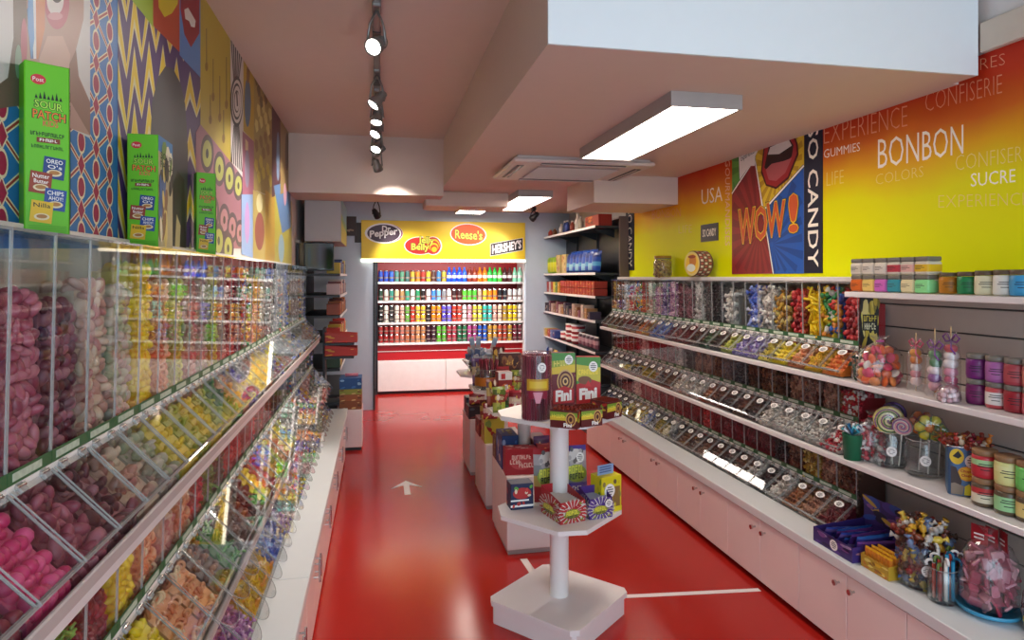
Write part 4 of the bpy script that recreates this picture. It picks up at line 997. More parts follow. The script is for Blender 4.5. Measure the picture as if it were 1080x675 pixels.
def spread_jar(loc, r, h, lab, fillc, lid, label, group, square=False, rz=0, band2=None):
    t = empty('spread_jar', loc, label, 'jar', group, rz=rz); fm = col(fillc, .3)
    if square:
        MB().box(-r, -r, 0, r, r, h*.74, fm, .006).build('glass_body', t)
        MB().box(-r-.0008, -r-.0008, h*.1, r+.0008, r+.0008, h*.64, col(lab), .006).build('paper_label', t)
        MB().box(-r*.96, -r*.96, h*.75, r*.96, r*.96, h, lid, .004).build('lid', t)
        mb = MB(); S = Sheet(mb, lambda a, b: Vector((-r+a*2*r, -r-.0011, b*h)), (0, -1, 0))
        S.multi([[(.12, y), (x, y), (x, y+.03), (.12, y+.03)] for x, y in ((.62, .46), (.75, .38), (.5, .3))], INK); mb.build('label_print', t)
        return t
    MB().lathe([(0, 0), (r*.9, 0), (r, .006), (r, h*.74), (r*.92, h*.79), (0, h*.79)], fm, 24).build('glass_body', t)
    MB().lathe([(r*1.012, h*.14), (r*1.012, h*.62)], col(lab), 24).build('paper_label', t)
    if band2: MB().lathe([(r*1.014, h*.46), (r*1.014, h*.66)], col(band2), 24).build('label_band', t)
    MB().lathe([(r*.95, h*.8), (r*.98, h*.82), (r*.98, h*.98), (r*.93, h), (0, h)], lid, 24).build('lid', t)
    mb = MB()
    for zz, k in ((.5, .5), (.42, .62), (.3, .35)):
        n = 8; V = []
        for i in range(n+1):
            a = -PI/2+(i/n-.5)*k*2; V += [(r*1.02*math.cos(a), r*1.02*math.sin(a), h*zz), (r*1.02*math.cos(a), r*1.02*math.sin(a), h*(zz+.03))]
        mb.add(V, [(2*i, 2*i+2, 2*i+3, 2*i+1) for i in range(n)], INK)
    mb.build('label_print', t); return t
def glass_jar(loc, r, h, label, cat='jar', tick=True, name='glass_jar', group=None, m=None, rz=0):
    t = empty(name, loc, label, cat, group, rz=rz); m = m or GLASS
    MB().lathe([(0, .002), (r*.9, .002), (r, .012), (r, h*.8), (r*.88, h*.9), (r*.9, h), (r*.86, h), (r*.84, h*.9), (r*.95, h*.8), (r*.95, .014), (0, .008)], m, 28).build('glass_body', t)
    MB().lathe([(r*.9, h*.985), (r*.93, h*.99), (r*.93, h*1.01), (r*.87, h*1.01)], EDGE, 28).build('rim', t)
    if tick:
        mb = MB(); n = 18; zc = h*.5
        P = [(.02*math.cos(2*PI*k/n), .022*math.sin(2*PI*k/n)) for k in range(n)]
        f = lambda x, z, e: Vector(((r+e)*math.cos(-PI/2+x/r), (r+e)*math.sin(-PI/2+x/r), zc+z))
        mb.add([f(0, 0, .002)]+[f(x, z, .0015) for x, z in P], [(0, k+1, (k+1) % n+1) for k in range(n)], PAPER)
        for o, k in ((.009, .008), (.003, .014), (-.004, .013), (-.01, .007)): mb.add([f(-k, o, .0026), f(k, o, .0026), f(k, o+.002, .0026), f(-k, o+.002, .0026)], [(0, 1, 2, 3)], INK)
        mb.build('price_sticker', t)
    return t
_single = {}
def scatter(name, kind, k, pts, rr, label, cat, group, flat=False, cols=None, seed=3):
    """loose sweets, each an object of its own"""
    rnd = random.Random(seed); key = (kind, k)
    if key not in _single:
        V, Fc = shape(kind); me = bpy.data.meshes.new(name); me.from_pydata(V, [], Fc); me.polygons.foreach_set('use_smooth', [kind not in ('cube', 'bag')]*len(Fc)); me.materials.append(candy(k, cols or PAL[k][0], True, .3)); _single[key] = me
    for p in pts:
        o = bpy.data.objects.new(name, _single[key]); C.objects.link(o); o.matrix_world = xf(p, rr, rnd, flat); tag(o, label, cat, group)
def heap(cx, cy, z, r, h, rr, seed=1, dome=.5):
    """points filling a round heap of radius r, from z up to h, outer shell only plus top"""
    rnd = random.Random(seed); out = []; zz = rr*.8
    while zz < h:
        q = zz/h; rad = (r-rr)*(1 if q < 1-dome else math.sqrt(max(.05, 1-((q-(1-dome))/dome)**2)))
        n = max(3, int(2*PI*rad/(rr*1.7))); ph = rnd.uniform(0, 1)
        for i in range(n):
            a = 2*PI*(i+ph)/n; out.append(Vector((cx+rad*math.cos(a), cy+rad*math.sin(a), z+zz+rnd.uniform(-.2, .2)*rr)))
        if q > .55 and rad > rr*1.6:
            for i in range(max(1, int(n*.5))):
                a = rnd.uniform(0, 6.3); q2 = rad*rnd.uniform(0, .65); out.append(Vector((cx+q2*math.cos(a), cy+q2*math.sin(a), z+zz)))
        zz += rr*1.5
    return out
def bag_blob(loc, rx, ry, h, label, cat, name='cellophane_bag', knot=None, tagc=None, n=16, lean=0):
    t = empty(name, loc, label, cat); rnd = random.Random(int(h*1000)); V = []; prof = [(.0, 0), (.8, .004), (1, .12), (1.04, .35), (.98, .6), (.72, .8), (.3, .9), (.12, .94), (.42, 1.06)]
    mb = MB()
    for q, z in prof:
        for i in range(n):
            a = 2*PI*i/n; k = 1+.07*math.sin(a*5+z*6)*q
            V.append((rx*q*k*math.cos(a)+lean*z*h, ry*q*k*math.sin(a), z*h))
    mb.add(V, [(j*n+i, j*n+(i+1) % n, (j+1)*n+(i+1) % n, (j+1)*n+i) for j in range(len(prof)-1) for i in range(n)], FILM, True); mb.build('film', t)
    if knot: MB().tube([(lean*.94*h+.014*math.cos(2*PI*k/10), .014*math.sin(2*PI*k/10), .94*h) for k in range(10)], .004, col(knot, .3), 6, closed=True).build('tie', t)
    return t
# ================================================================= CEREAL CARTONS ON THE LEFT DISPENSERS
GRN = '63b81f'
def cereal_front(S):
    g2, rd, wt, bk, yl = col('4a9a1c'), col('c0303a'), col('ece8e0'), col('16241a'), col('f0d23a')
    S.ell(.3, .9, .17, .03, rd); S.text('Post', .18, .888, .42, .912, wt)
    S.text('SOUR', .2, .735, .86, .785, bk, 0, .06, -.008); S.text('SOUR', .22, .738, .84, .782, col('a8d84a'), 0, .01, -.008)
    S.text('PATCH', .16, .672, .92, .728, bk, 0, .06, -.008); S.text('PATCH', .18, .675, .9, .725, col('e07a30'), 0, .01, -.008); S.text('KIDS', .4, .632, .74, .668, col('d04848'), 0, .01)
    for k in range(7): S.poly([(.22+k*.09, .79), (.25+k*.09, .815+.012*(k % 3)), (.29+k*.09, .79)], bk)
    S.scrawl(.12, .575, .88, .598, bk, 12, 2, -.004); S.rect(.26, .535, .78, .565, col('7a3a24')); S.scrawl(.32, .542, .72, .559, wt, 6, 5); S.scrawl(.14, .502, .86, .522, col('2a5a20'), 12, 7, -.003)
    for x, y, c, a, b in ((.38, .335, '27407a', 'OREO', "O's"), (.08, .245, '8f3a26', 'Nutter', 'Butter'), (.4, .15, '2c4a8c', 'CHIPS', 'AHOY!'), (.1, .075, 'd8b028', 'Nilla', '')):
        q = lambda u, v: (x+u*.48+v*.05, y+v*.125-u*.012)
        S.poly([q(0, 0), q(1, 0), q(1, 1), q(0, 1)], col(c)); S.text(a, x+.09, y+.085, x+.46, y+.11, wt if c != 'd8b028' else bk, 0, .01, -.006); b and S.text(b, x+.12, y+.055, x+.44, y+.078, wt, 0, .01, -.006)
        S.ell(x+.27, y+.028, .17, .02, col('d8c8a0')); S.ell(x+.27, y+.03, .12, .012, col('a8743c'))
    for k in range(4): S.rect(.08, .012+k*.012, .92, .015+k*.012, g2)
def cereal_side(S):
    S.rect(0, .0, 1, 1, col('b8b088')); S.rect(0, .86, 1, 1, col('3a7ab0')); blotch(S, ['d8c878', '6a8a3a', '8a6a4a', 'e0dcc0', '4a6a9a', '3a3a30'], 26, 4, .2); S.text('SOUR', .1, .8, .9, .86, INK); S.text('PATCH', .1, .72, .95, .78, INK)
for u0, u1, vt, vb, lb, dy, a_ in ((30, 70, 62, 245, 'tallest-looking bright green cereal carton on the dispensers in front of the mural face', .05, 36), (136, 165, 141, 262, 'bright green cereal carton standing in front of the dark mural arch', .16, 2), (208, 227, 180, 268, 'farthest bright green cereal carton, in front of the ringed ovals on the mural', .05, 26)):
    um = (u0+u1)/2; q = at_x(um, vb, -.695); z = 1.6905; dep = q.x*sn+q.y*cs
    h = (vb-vt)*dep/FPX*.985; wd_ = (u1-u0)*dep/FPX/(1 if a_ > 20 else .97); rz = math.radians(a_)
    carton('cereal_carton', (q.x-dy/2*math.sin(rz), q.y+dy/2*math.cos(rz), z), wd_, dy, h, rz, GRN, {'front': cereal_front, 'right': cereal_side}, lb, 'cereal box', 'green cereal cartons on the dispensers')
# ================================================================= RIGHT WALL: HIGH SHELF
zt = 1.5335
cols_b = ['c8601c', 'd8b868', 'c060b0', '2f8a98', 'd8cca0', '8cd890']; cols_t = ['b8b0a0', 'c0bab0', 'c8c2b8', 'b03040', 'd8a8a0', 'd8b020']
for i in range(6):
    y = 2.645-i*.0745
    for lv, cc in ((0, cols_b[i]), (1, cols_t[i])):
        spread_jar((2.2, y, zt+lv*.075), .0355, .0745, cc, cc if lv == 0 else 'cdc6b8', LIDG, '%s square jar with %s label, %s from far end of the high shelf' % ('upper' if lv else 'lower', hexname(cc), ordw(i)), 'square jars on the high shelf', True, -PI/2)
for u, c, r, h in ((983, 'd8d2bc', .033, .072), (1002, 'b0701c', .037, .084), (1021.5, '1f7a48', .037, .086), (1041, 'd4cfae', .039, .09), (1061, 'd6d4cc', .039, .092), (1079, '3a90c0', .039, .092)):
    p = at_x(u, 300, 2.215); spread_jar((p.x, p.y, zt), r, h, c, c, col('5a4a38') if u > 990 else LIDG, 'round spread jar with %s label on the high shelf, %s' % (hexname(c), {983: 'next to the square jars', 1002: 'second from the square jars', 1021.5: 'third from the square jars', 1041: 'fourth from the square jars', 1061: 'between cream and blue jars', 1079: 'nearest the camera'}[u]), 'round jars on the high shelf', rz=-.9)
# ---- ledge above the dispensers
p = at_x(699, 293, 2.30); t = glass_jar((p.x, p.y, 1.601), .075, .15, 'glass jar of mixed wrapped sweets on the ledge against the yellow wall', tick=False)
MB().lathe([(.066, .15), (.07, .152), (.07, .172), (0, .174)], mat('jar_lid_gold', 'a8842c', .35, metal=.5), 24).build('lid', t)
scatter('wrapped_sweet', 'wrap', 'goldwrap', heap(p.x, p.y, 1.608, .068, .125, .013, 5, .2), .013, 'small wrapped sweet in the glass jar on the ledge by the yellow wall', 'sweet', 'sweets in the ledge jar')
p = at_x(737, 291, 2.28); t = empty('round_tin', (p.x, p.y, 1.601), 'round cream and brown tin standing on edge on the ledge by the yellow wall', 'tin', rz=-1.4)
M = Matrix.Translation((0, 0, .094)) @ Matrix.Rotation(PI/2, 4, 'X')
MB().lathe([(0, -.06), (.088, -.06), (.093, -.055), (.093, .055), (.088, .06), (0, .06)], col('6b4a38'), 32, M).build('drum', t)
mb = MB(); S = Sheet(mb, lambda a, b: Vector((a, -.0602, .094+b)), (0, -1, 0)); S.ell(0, 0, .088, .088, col('d8c478'), 32); S.ell(0, 0, .072, .072, col('e0b838'), 32); S.ell(.01, .02, .04, .045, col('c07a38')); S.ell(-.01, -.03, .05, .028, col('d8e0d0')); S.ell(0, .05, .045, .012, col('8a3a24')); mb.build('lid_print', t)
mb = MB()
for j in range(3):
    for i in range(26):
        a = 2*PI*i/26; z = -.04+j*.035
        mb.add([M @ Vector((.0936*math.cos(a+da), .0936*math.sin(a+da), z+dz)) for da, dz in ((-.08, 0), (.08, 0), (.08, .022), (-.08, .022))], [(0, 1, 2, 3)], col('d8ccb4') if (i+j) % 2 else col('a8584a'))
mb.build('side_print', t)
# ================================================================= RIGHT WALL: UPPER SHELF
zu = 1.126
p = at_z(890, 394, zu); p.x = 2.26
bag_blob((2.19, 2.62, zu), .055, .05, .15, 'clear bag of blackish green wrapped sweets beside the last upper dispenser', 'bag of sweets', knot='b8b0a0')
scatter('wrapped_sweet', 'wrap', 'darkgreen', heap(2.19, 2.62, zu, .05, .115, .016, 4), .016, 'blackish green wrapped sweet in the clear bag beside the last upper dispenser', 'sweet', 'dark sweets bagged on the upper shelf')
p = at_z(930, 409, zu); c = (2.19, at_x(928, 400, 2.19).y)
bag_blob((c[0], c[1], zu), .1, .075, .2, 'round clear bag of orange, pink and white gummies on the upper shelf', 'bag of sweets', knot='d060a0')
_cg = ['e0622a', 'e88a4a', 'd84a6a', 'e8d8c8', 'c83050', 'e8b060']
PAL['fruitmix'] = (_cg, 'disc'); scatter('fruit_gummy', 'disc+', 'fruitmix', heap(c[0], c[1], zu, .088, .17, .022, 9, .7), .022, 'orange, pink or white gummy in the round bag on the upper shelf', 'sweet', 'gummies in the round bag')
def skewer(u, vb, X, h, beads, ribbon, label):
    p = at_x(u, vb, X); t = empty('marshmallow_skewer', (X, p.y, zu), label, 'sweet skewer', 'marshmallow skewers on the upper shelf')
    MB().cyl((0, 0, 0), (0, 0, h), .0025, .0025, col('c8a878'), 8).build('stick', t)
    z = .022
    for c, r, hh in beads:
        MB().lathe([(0, z), (r*.7, z+.001), (r, z+hh*.3), (r, z+hh*.7), (r*.7, z+hh-.001), (0, z+hh)], col(c, .5), 14, Matrix.Translation((R.uniform(-.004, .004), R.uniform(-.004, .004), 0))).build('marshmallow', t); z += hh*.94
    MB().lathe([(.03, 0), (.034, .02), (.033, z*.8), (.026, z), (.006, z+.018), (.022, z+.05)], FILM, 12).build('wrapper', t)
    b = MB(); zz = z+.018
    for s in (-1, 1): b.tube([(0, 0, zz), (s*.01, s*.03, zz+.025), (s*.012, s*.05, zz+.012), (s*.006, s*.03, zz-.006), (0, 0, zz)], .0035, col(ribbon, .35), 6); b.tube([(0, 0, zz), (s*.02, s*.02, zz-.03), (s*.015, s*.035, zz-.05)], .003, col(ribbon, .35), 6)
    b.build('ribbon', t)
carton('printed_pack', (2.265, 2.678, zu+.13), .085, .016, .27, -.25, '1c1a18', {'front': lambda S: (blotch(S, ['c8b040', '8a7a30', 'd8c860', '2a2820', 'e0d080'], 26, 5, .2), S.rect(.1, .34, .9, .62, col('1c1a18')), S.scrawl(.14, .5, .86, .6, col('d8c040'), 5, 2), S.scrawl(.18, .36, .82, .47, col('e0d8b0'), 5, 4))}, 'black and yellow printed pack at the near end of the upper dispensers', 'pack')
skewer(966, 402, 2.2, .24, [('e8c8c0', .02, .034), ('d88a90', .019, .03), ('e8d8d0', .02, .03), ('d0782a', .022, .034), ('d8902a', .021, .03)], 'd86080', 'marshmallow skewer with orange top pieces, thinner wrapped one on upper shelf')
skewer(986, 412, 2.17, .27, [('d8a0a8', .024, .036), ('8a4a8a', .023, .034), ('e8d0cc', .024, .03), ('4a7a4a', .022, .034), ('5a8a58', .022, .032)], '8a4a9a', 'marshmallow skewer with green top pieces and purple ribbon on upper shelf')
skewer(1003, 416, 2.19, .28, [('c05a78', .024, .034), ('b84a6a', .023, .034), ('d88aa0', .024, .034), ('e8dcd8', .026, .034), ('e0d4d0', .026, .032), ('c04048', .023, .03)], '7a3a8a', 'marshmallow skewer with red and white top pieces and purple bow on upper shelf')
p = at_x(1000, 416, 2.125); bag_blob((2.125, p.y, zu), .035, .045, .07, 'little clear bag of pale pink sweets at the foot of the skewers', 'bag of sweets')
scatter('pale_pink_sweet', 'ball', 'palepink', heap(2.125, p.y, zu, .036, .05, .011, 3), .011, 'pale pink sweet in the little bag at the foot of the skewers', 'sweet', 'pale pink bagged sweets', cols=['e0c0c4', 'd8a8b0', 'e8d4d4'])
for i, (u, cb, fb, ct, ft) in enumerate(((1031, '702058', '641a52', '6a2468', '6a2468'), (1052, 'd8cfcb', 'b84a50', 'a0609a', '9a5a94'), (1072, '96202c', '90202a', 'a84a50', 'a04048'), (1092, 'b85a64', 'a03040', 'c07a70', 'a85a5a'))):
    p = at_x(u, 425, 2.2)
    for lv, c, f in ((0, cb, fb), (1, ct, ft)):
        spread_jar((2.2, p.y, zu+lv*.094), .0365, .0935, c, f, LIDG, '%s labelled round jar, %s in the %s stack beside the skewers' % (hexname(c), 'upper' if lv else 'lower', ORD[i]), 'round jars in stacks on the upper shelf', rz=-1)
# ================================================================= RIGHT WALL: MIDDLE SHELF
zm = .765
bag_blob((2.215, 2.60, zm), .07, .06, .21, 'tall clear bag of red and white wrapped sweets beside the last middle dispenser', 'bag of sweets', knot='c83040')
scatter('wrapped_sweet', 'wrap', 'redwhite', heap(2.215, 2.60, zm, .062, .17, .0155, 14), .0155, 'red and white wrapped sweet in the tall clear bag on the middle shelf', 'sweet', 'red and white bagged sweets')
p = at_z(899, 484, zm); t = empty('paper_cup', (p.x, p.y, zm), 'dark green paper cup topped with a blue and white bow on the middle shelf', 'cup')
MB().lathe([(0, 0), (.036, 0), (.043, .112), (.045, .115), (.041, .115), (.034, .01), (0, .008)], col('1f6a48'), 24).build('cup', t)
b = MB()
for k in range(9):
    a = k*.7; b.tube([(0, 0, .11), (.03*math.cos(a), .03*math.sin(a), .155), (.045*math.cos(a+.4), .045*math.sin(a+.4), .135), (0, 0, .112)], .006, col(('4ab0c0', 'd8d8dc', '2a6a9a')[k % 3], .3), 6)
b.tube([(.03, -.02, .115), (.05, -.03, .09), (.055, -.035, .06)], .004, col('e0d8b0'), 6); b.build('bow', t)
def lolly(loc, h, r, cols, tilt, kind, label, group, yaw=0):
    t = empty('lollipop', loc, label, 'lollipop', group); t.rotation_euler = (tilt[0], tilt[1], yaw)
    MB().cyl((0, 0, 0), (0, 0, h), .003, .003, col('e8e4dc'), 8).build('stick', t)
    c = MB(); z = h+r*.8; M = Matrix.Translation((0, 0, z)) @ Matrix.Rotation(PI/2, 4, 'X')
    if kind == 'swirl':
        c.lathe([(0, -.008), (r*.9, -.008), (r, -.003), (r, .003), (r*.9, .008), (0, .008)], col(cols[0], .25), 24, M)
        for s in (-1, 1):
            for j in range(len(cols)-1):
                P = []
                for k in range(46):
                    q = k/45; a = q*4.5*PI+j*2*PI/(len(cols)-1); P.append(M @ Vector((r*.92*q*math.cos(a), r*.92*q*math.sin(a), s*.008)))
                c.tube(P, .0032*(1 if j else 1.5), col(cols[j+1], .25), 5)
    else:
        for k in range(6):
            a = k*PI/3; c.add(*ICO1, col(cols[0], .25), True, M @ Matrix.Translation((r*.62*math.cos(a), r*.62*math.sin(a), 0)) @ Matrix.Diagonal((r*.42, r*.42, .009, 1)))
        c.add(*ICO1, col(cols[1], .25), True, M @ Matrix.Diagonal((r*.42, r*.42, .014, 1)))
        for k in range(6):
            a = k*PI/3+.5; c.tube([M @ Vector((r*.3*math.cos(a), r*.3*math.sin(a), .011)), M @ Vector((r*.85*math.cos(a), r*.85*math.sin(a), .009))], .003, col(cols[2], .3), 5)
    c.build('candy_head', t)
    MB().lathe([(.004, h-.02), (.012, h-.005), (r*1.03, z-.01), (r*1.03, z+.01), (r*.7, z+r*.8), (0, z+r*1.05)], FILM, 14, Matrix.Diagonal((1, .32, 1, 1))).build('wrapper', t)
    return t
p = at_z(931, 493, zm); jx, jy = p.x+.06, p.y+.02
glass_jar((jx, jy, zm), .072, .155, 'clear glass jar holding big swirl lollipops on the middle shelf', rz=-.7)
G = 'lollipops in the two glass jars'
lolly((jx-.01, jy-.02, zm+.012), .145, .062, ['d8c878', 'e8e0a8', '8a5a8a', '4a7a4a'], (.05, -.08), 'swirl', 'large yellow and cream swirl lollipop in the glass jar by the green cup', G, -.6)
lolly((jx+.02, jy+.02, zm+.012), .165, .054, ['4a3468', '6a5090', '2a2440', '8a7ab0'], (-.1, .06), 'swirl', 'dark purple swirl lollipop behind the yellow one in the glass jar', G, -.5)
lolly((jx, jy-.045, zm+.012), .15, .04, ['c8b8b0', 'd89aa0', '8a6a9a', 'e0d8c8'], (.16, .1), 'swirl', 'pale pink swirl lollipop at the near edge of the swirl jar', G, -.9)
p = at_z(966, 503, zm); jx, jy = p.x+.06, p.y+.02
glass_jar((jx, jy, zm), .074, .15, 'clear glass jar holding flower lollipops on the middle shelf beside the blue tin', rz=-.7)
lolly((jx-.01, jy-.03, zm+.012), .15, .058, ['d8d040', 'e08a28', '5a8a3a'], (.08, .02), 'flower', 'yellow and orange flower lollipop in the glass jar beside the blue tin', G, -.6)
lolly((jx, jy+.03, zm+.012), .155, .054, ['d87a3a', 'd8c040', 'b04a5a'], (-.08, .1), 'flower', 'orange flower lollipop on the far side of the jar beside blue tin', G, -.4)
lolly((jx+.03, jy-.04, zm+.012), .15, .036, ['6a8a3a', 'd8d060', 'c89030'], (.2, .05), 'flower', 'small green flower lollipop leaning toward the blue tin', G, -.8)
# blue tin with lollipops
p = at_z(1003, 520, zm); tx_, ty_ = p.x+.075, p.y
t = empty('square_tin', (tx_, ty_, zm), 'blue square tin with yellow prints, filled with wrapped lollipops, on the middle shelf', 'tin', rz=-.72)
BLU = mat('tin_blue', '3d5f85', .35, metal=.3, var=.04)
h = .185; w = .068; pts = []
for qx, qy, a0 in ((1, -1, -PI/2), (1, 1, 0), (-1, 1, PI/2), (-1, -1, PI)):
    for k in range(5):
        a = a0+k*PI/8; pts.append((qx*(w-.016)+.016*math.cos(a), qy*(w-.016)+.016*math.sin(a)))
b = MB().prism(pts, (0, .01), BLU); n = len(pts)
for q0, q1 in ((1, .94),):
    b.add([(x, y, .01) for x, y in pts]+[(x, y, h) for x, y in pts]+[(x*q1, y*q1, h) for x, y in pts]+[(x*q1, y*q1, .012) for x, y in pts], [(k+j*n, (k+1) % n+j*n, (k+1) % n+(j+1)*n, k+(j+1)*n) for j in range(3) for k in range(n)], BLU)
b.build('tin_body', t)
MB().tube([(x*1.01, y*1.01, h) for x, y in pts], .0035, CHROME, 6, closed=True).build('rolled_rim', t)
mb = MB(); S = Sheet(mb, lambda a, b: Vector((-w+.01+a*(2*w-.02), -w-.0003, b*h)), (0, -1, 0))
S.ell(.16, .8, .2, .16, col('e0c020')); S.poly([(.04, .8), (.2, .92), (.3, .82), (.2, .76)], INK); sticker(S, .58, .72, .2, .14)
S.ell(.42, .46, .24, .15, col('e0a020'), 12); S.ell(.42, .46, .2, .12, col('e8c030'), 12); S.text('Chupa', .26, .47, .58, .54, col('b82a20'), 0, .03, .01); S.text('Chups', .28, .38, .58, .45, col('b82a20'), 0, .03, .01)
S.poly([(0, .05), (.2, .03), (.3, .3), (.14, .58), (0, .6)], col('3a2a28')); S.poly([(0, .02), (.32, .02), (.36, .2), (.1, .26), (0, .24)], col('8a7a6a')); S.poly([(.36, .02), (.92, .04), (.8, .14), (.6, .14), (.5, .26), (.38, .2)], col('d8cc20'))
mb.build('printed_front', t)
mb = MB().box(w*.99, -.03, .1, w*1.03, .0, .104, CHROME).tube([(w*1.01, -.04, .16), (w*1.1, -.04, .15), (w*1.1, .03, .15), (w*1.01, .03, .16)], .002, CHROME, 6); mb.build('handle', t)
PAL['tinlolly'] = (['b83a2a', 'e0c8a8', 'c8742a', 'a02a38', 'e8dcd0', '8a3a2a'], 'ball'); r_ = random.Random(5)
scatter('wrapped_lollipop', 'wrap', 'tinlolly', [Vector((tx_+r_.uniform(-.058, .058), ty_+r_.uniform(-.058, .058), zm+h+.004+r_.uniform(-.008, .022))) for k in range(34)], .014, 'red and cream wrapped lollipop heaped in the blue tin', 'lollipop', 'lollipops heaped in the blue tin')
for i, (u, vb, cb, b2, ct, bt) in enumerate(((1033, 534, 'd6cdb4', 'b8383c', 'b8303a', '9cc890'), (1057.5, 543, '94c890', None, 'd0d08a', 'd8d89a'), (1081, 551, 'd8c078', None, '6ac060', '78c86a'))):
    p = at_z(u, vb, zm)
    for lv, c, bb in ((0, cb, b2), (1, ct, bt)):
        spread_jar((p.x+.035, p.y+.01, zm+lv*.103), .041, .102, c, '5a4a38' if lv == 0 else c, LIDW, '%s labelled tan-lidded jar, %s in the %s stack beside blue tin' % (hexname(c), 'upper' if lv else 'lower', ORD[i]), 'tan-lidded jars on the middle shelf', rz=-.8, band2=bb)
# ================================================================= RIGHT WALL: WORKTOP
zc = .4005
def pat(cols, n, seed, st=None, big=.16, txt=None):
    def f(S):
        blotch(S, cols, n, seed, big)
        if txt: S.scrawl(.2, .36, .82, .64, col('e8dcc8'))
        if st: sticker(S, *st)
    return f
L_ = (2.08, 2.52, zc)
tray_box('display_carton', L_, .25, .27, .085, -PI/2, '3a2a6a', 'purple open display carton with a tall printed header behind, on the right worktop', 'display carton', header=lambda S: blotch(S, ['4a3a8a', '2a4a9a', '8a5a9a', 'c0a040', '20203a'], 20, 3, .25), hh=.11, front=pat(['5a3a8a', '7a4a8a', '2a1a4a', 'a08ab0'], 18, 2, (.55, .5, .1, .36)), side=pat(['6a3a5a', '4a2a6a', 'a06a7a'], 14, 4), sides=('left', 'right'))
for k in range(9):
    q = place_in(L_, -PI/2, (-.105+k*.026, -.01, .006)); packet('sweet_packet', q, .19, .085+.02*(k % 2), .02, [['3a4a9a', '6a7ab0', '4a3a8a', '7a5a9a'], ['2a5aa0', '8aa8c8', '3a3a80'], ['6a3a80', '9a80b0', '4a2a6a']][k % 3], R.uniform(-.12, .12), 'blue and purple sweet packet in the purple carton on the right worktop', 'packet', 'packets in the purple carton', tilt=.45+R.uniform(-.2, .3))
L_ = (2.22, 2.265, zc)
tray_box('display_carton', L_, .2, .24, .075, -PI/2, '7a2a6a', 'magenta open display carton behind the yellow one on the right worktop', 'display carton', front=pat(['a04a8a', '5a2a7a', 'c080b0'], 16, 7, (.3, .5, .12, .4)), side=pat(['8a3a7a', '4a2a6a'], 10, 8), sides=('left', 'right'))
for k in range(8):
    q = place_in(L_, -PI/2, (-.085+k*.024, 0, .006)); packet('sweet_packet', q, .2, .085, .018, [['7a3a7a', 'a880a8', '5a3a80'], ['8a4a80', 'c0a0b8', '4a2a6a']][k % 2], R.uniform(-.1, .1), 'magenta sweet packet in the magenta carton on the right worktop', 'packet', 'packets in the magenta carton', tilt=.5+R.uniform(-.2, .3))
L_ = (2.02, 2.30, zc)
tray_box('display_carton', L_, .15, .1, .07, -PI/2, 'b8902a', 'small golden yellow carton of little packs at the edge of right worktop', 'display carton', front=pat(['d8a82a', 'c06a2a', 'e0c868', '8a5a20'], 16, 5), side=pat(['c89a2a', 'e0c060'], 8, 6), sides=('left', 'right'))
for k in range(7):
    for j in range(3):
        q = place_in(L_, -PI/2, (-.06+k*.02, -.03+j*.03, .006)); packet('small_pack', q, .028, .078, .012, ['d8a020', 'e8b838', 'c87828'], -PI/2, 'tiny golden pack in the yellow carton on the right worktop', 'packet', 'packs in the yellow carton')
p = at_z(966, 621, zc); jx, jy = p.x+.06, p.y+.03
glass_jar((jx, jy, zc), .092, .17, 'wide glass jar heaped with chocolates in bright wrappers on right worktop', rz=-.6)
PAL['chocs'] = (['2a2a34', '7a3a24', 'c8a030', '4a4a5a', '8a2a2a', '3a5a9a', '5a3a2a'], 'wrap')
scatter('wrapped_chocolate', 'wrap', 'chocs', heap(jx, jy, zc+.01, .084, .15, .017, 6, .1), .017, 'wrapped chocolate in the wide glass jar on the right worktop', 'sweet', 'chocolates in the wide jar')
PAL['chocs2'] = (['8a3428', 'c09028', '5a2a20', '6a7a9a', '7a3a20', 'b0a8a0', '3a2018', 'd8b848'], 'wrap')
scatter('wrapped_chocolate', 'wrap', 'chocs2', heap(jx, jy, zc+.16, .1, .1, .019, 8, .8), .019, 'brightly wrapped chocolate heaped above the rim of the wide jar', 'sweet', 'chocolates heaped above the wide jar')
p = at_z(991, 638, zc); jx, jy = p.x+.035, p.y+.02
glass_jar((jx, jy, zc), .05, .125, 'narrow glass jar of candy canes with hooked tops on right worktop', tick=False)
for k in range(13):
    a = k*2.4; rr_ = .036*math.sqrt((k+.5)/13); x, y = jx+rr_*math.cos(a), jy+rr_*math.sin(a); cc = [('8a2a24', '5a6a2a'), ('a83a2a', '3a4a20'), ('2a8ab0', '1a5a7a'), ('d8d0c8', '8a2a24')][k % 4]
    t = empty('candy_cane', (x, y, zc+.014), '%s candy cane hooked over the rim of the narrow jar on right worktop' % hexname(cc[0]), 'candy cane', 'candy canes in the narrow jar', rz=a)
    hh = .125+.02*(k % 3); MB().tube([(0, 0, 0), (0, 0, hh*.5), (0, 0, hh)], .0065, col(cc[0], .25), 8).build('wrapped_stem', t)
    MB().tube([(0, 0, hh)]+[(.013-.013*math.cos(q*PI/6), 0, hh+.013*math.sin(q*PI/6)) for q in range(8)], .005, col('d8d4d0' if k % 2 else cc[1], .25), 8).build('hook', t)
p = at_z(1034, 652, zc); jx, jy = p.x+.07, p.y+.03
t = empty('blue_dish', (jx, jy, zc), 'flat round blue dish under the bag of pink sachets', 'dish')
MB().lathe([(0, 0), (.07, 0), (.098, .012), (.102, .022), (.097, .024), (.08, .012), (0, .010)], mat('blue_plastic', '3f93b8', .3), 30).build('bowl', t); MB().lathe([(.1, .02), (.104, .023), (.1, .026)], mat('blue_plastic', '3f93b8', .3), 30).build('rim', t)
bag_blob((jx, jy, zc+.024), .095, .085, .27, 'big clear bag of pink sachets standing on a blue dish', 'bag of sweets', knot='d04050')
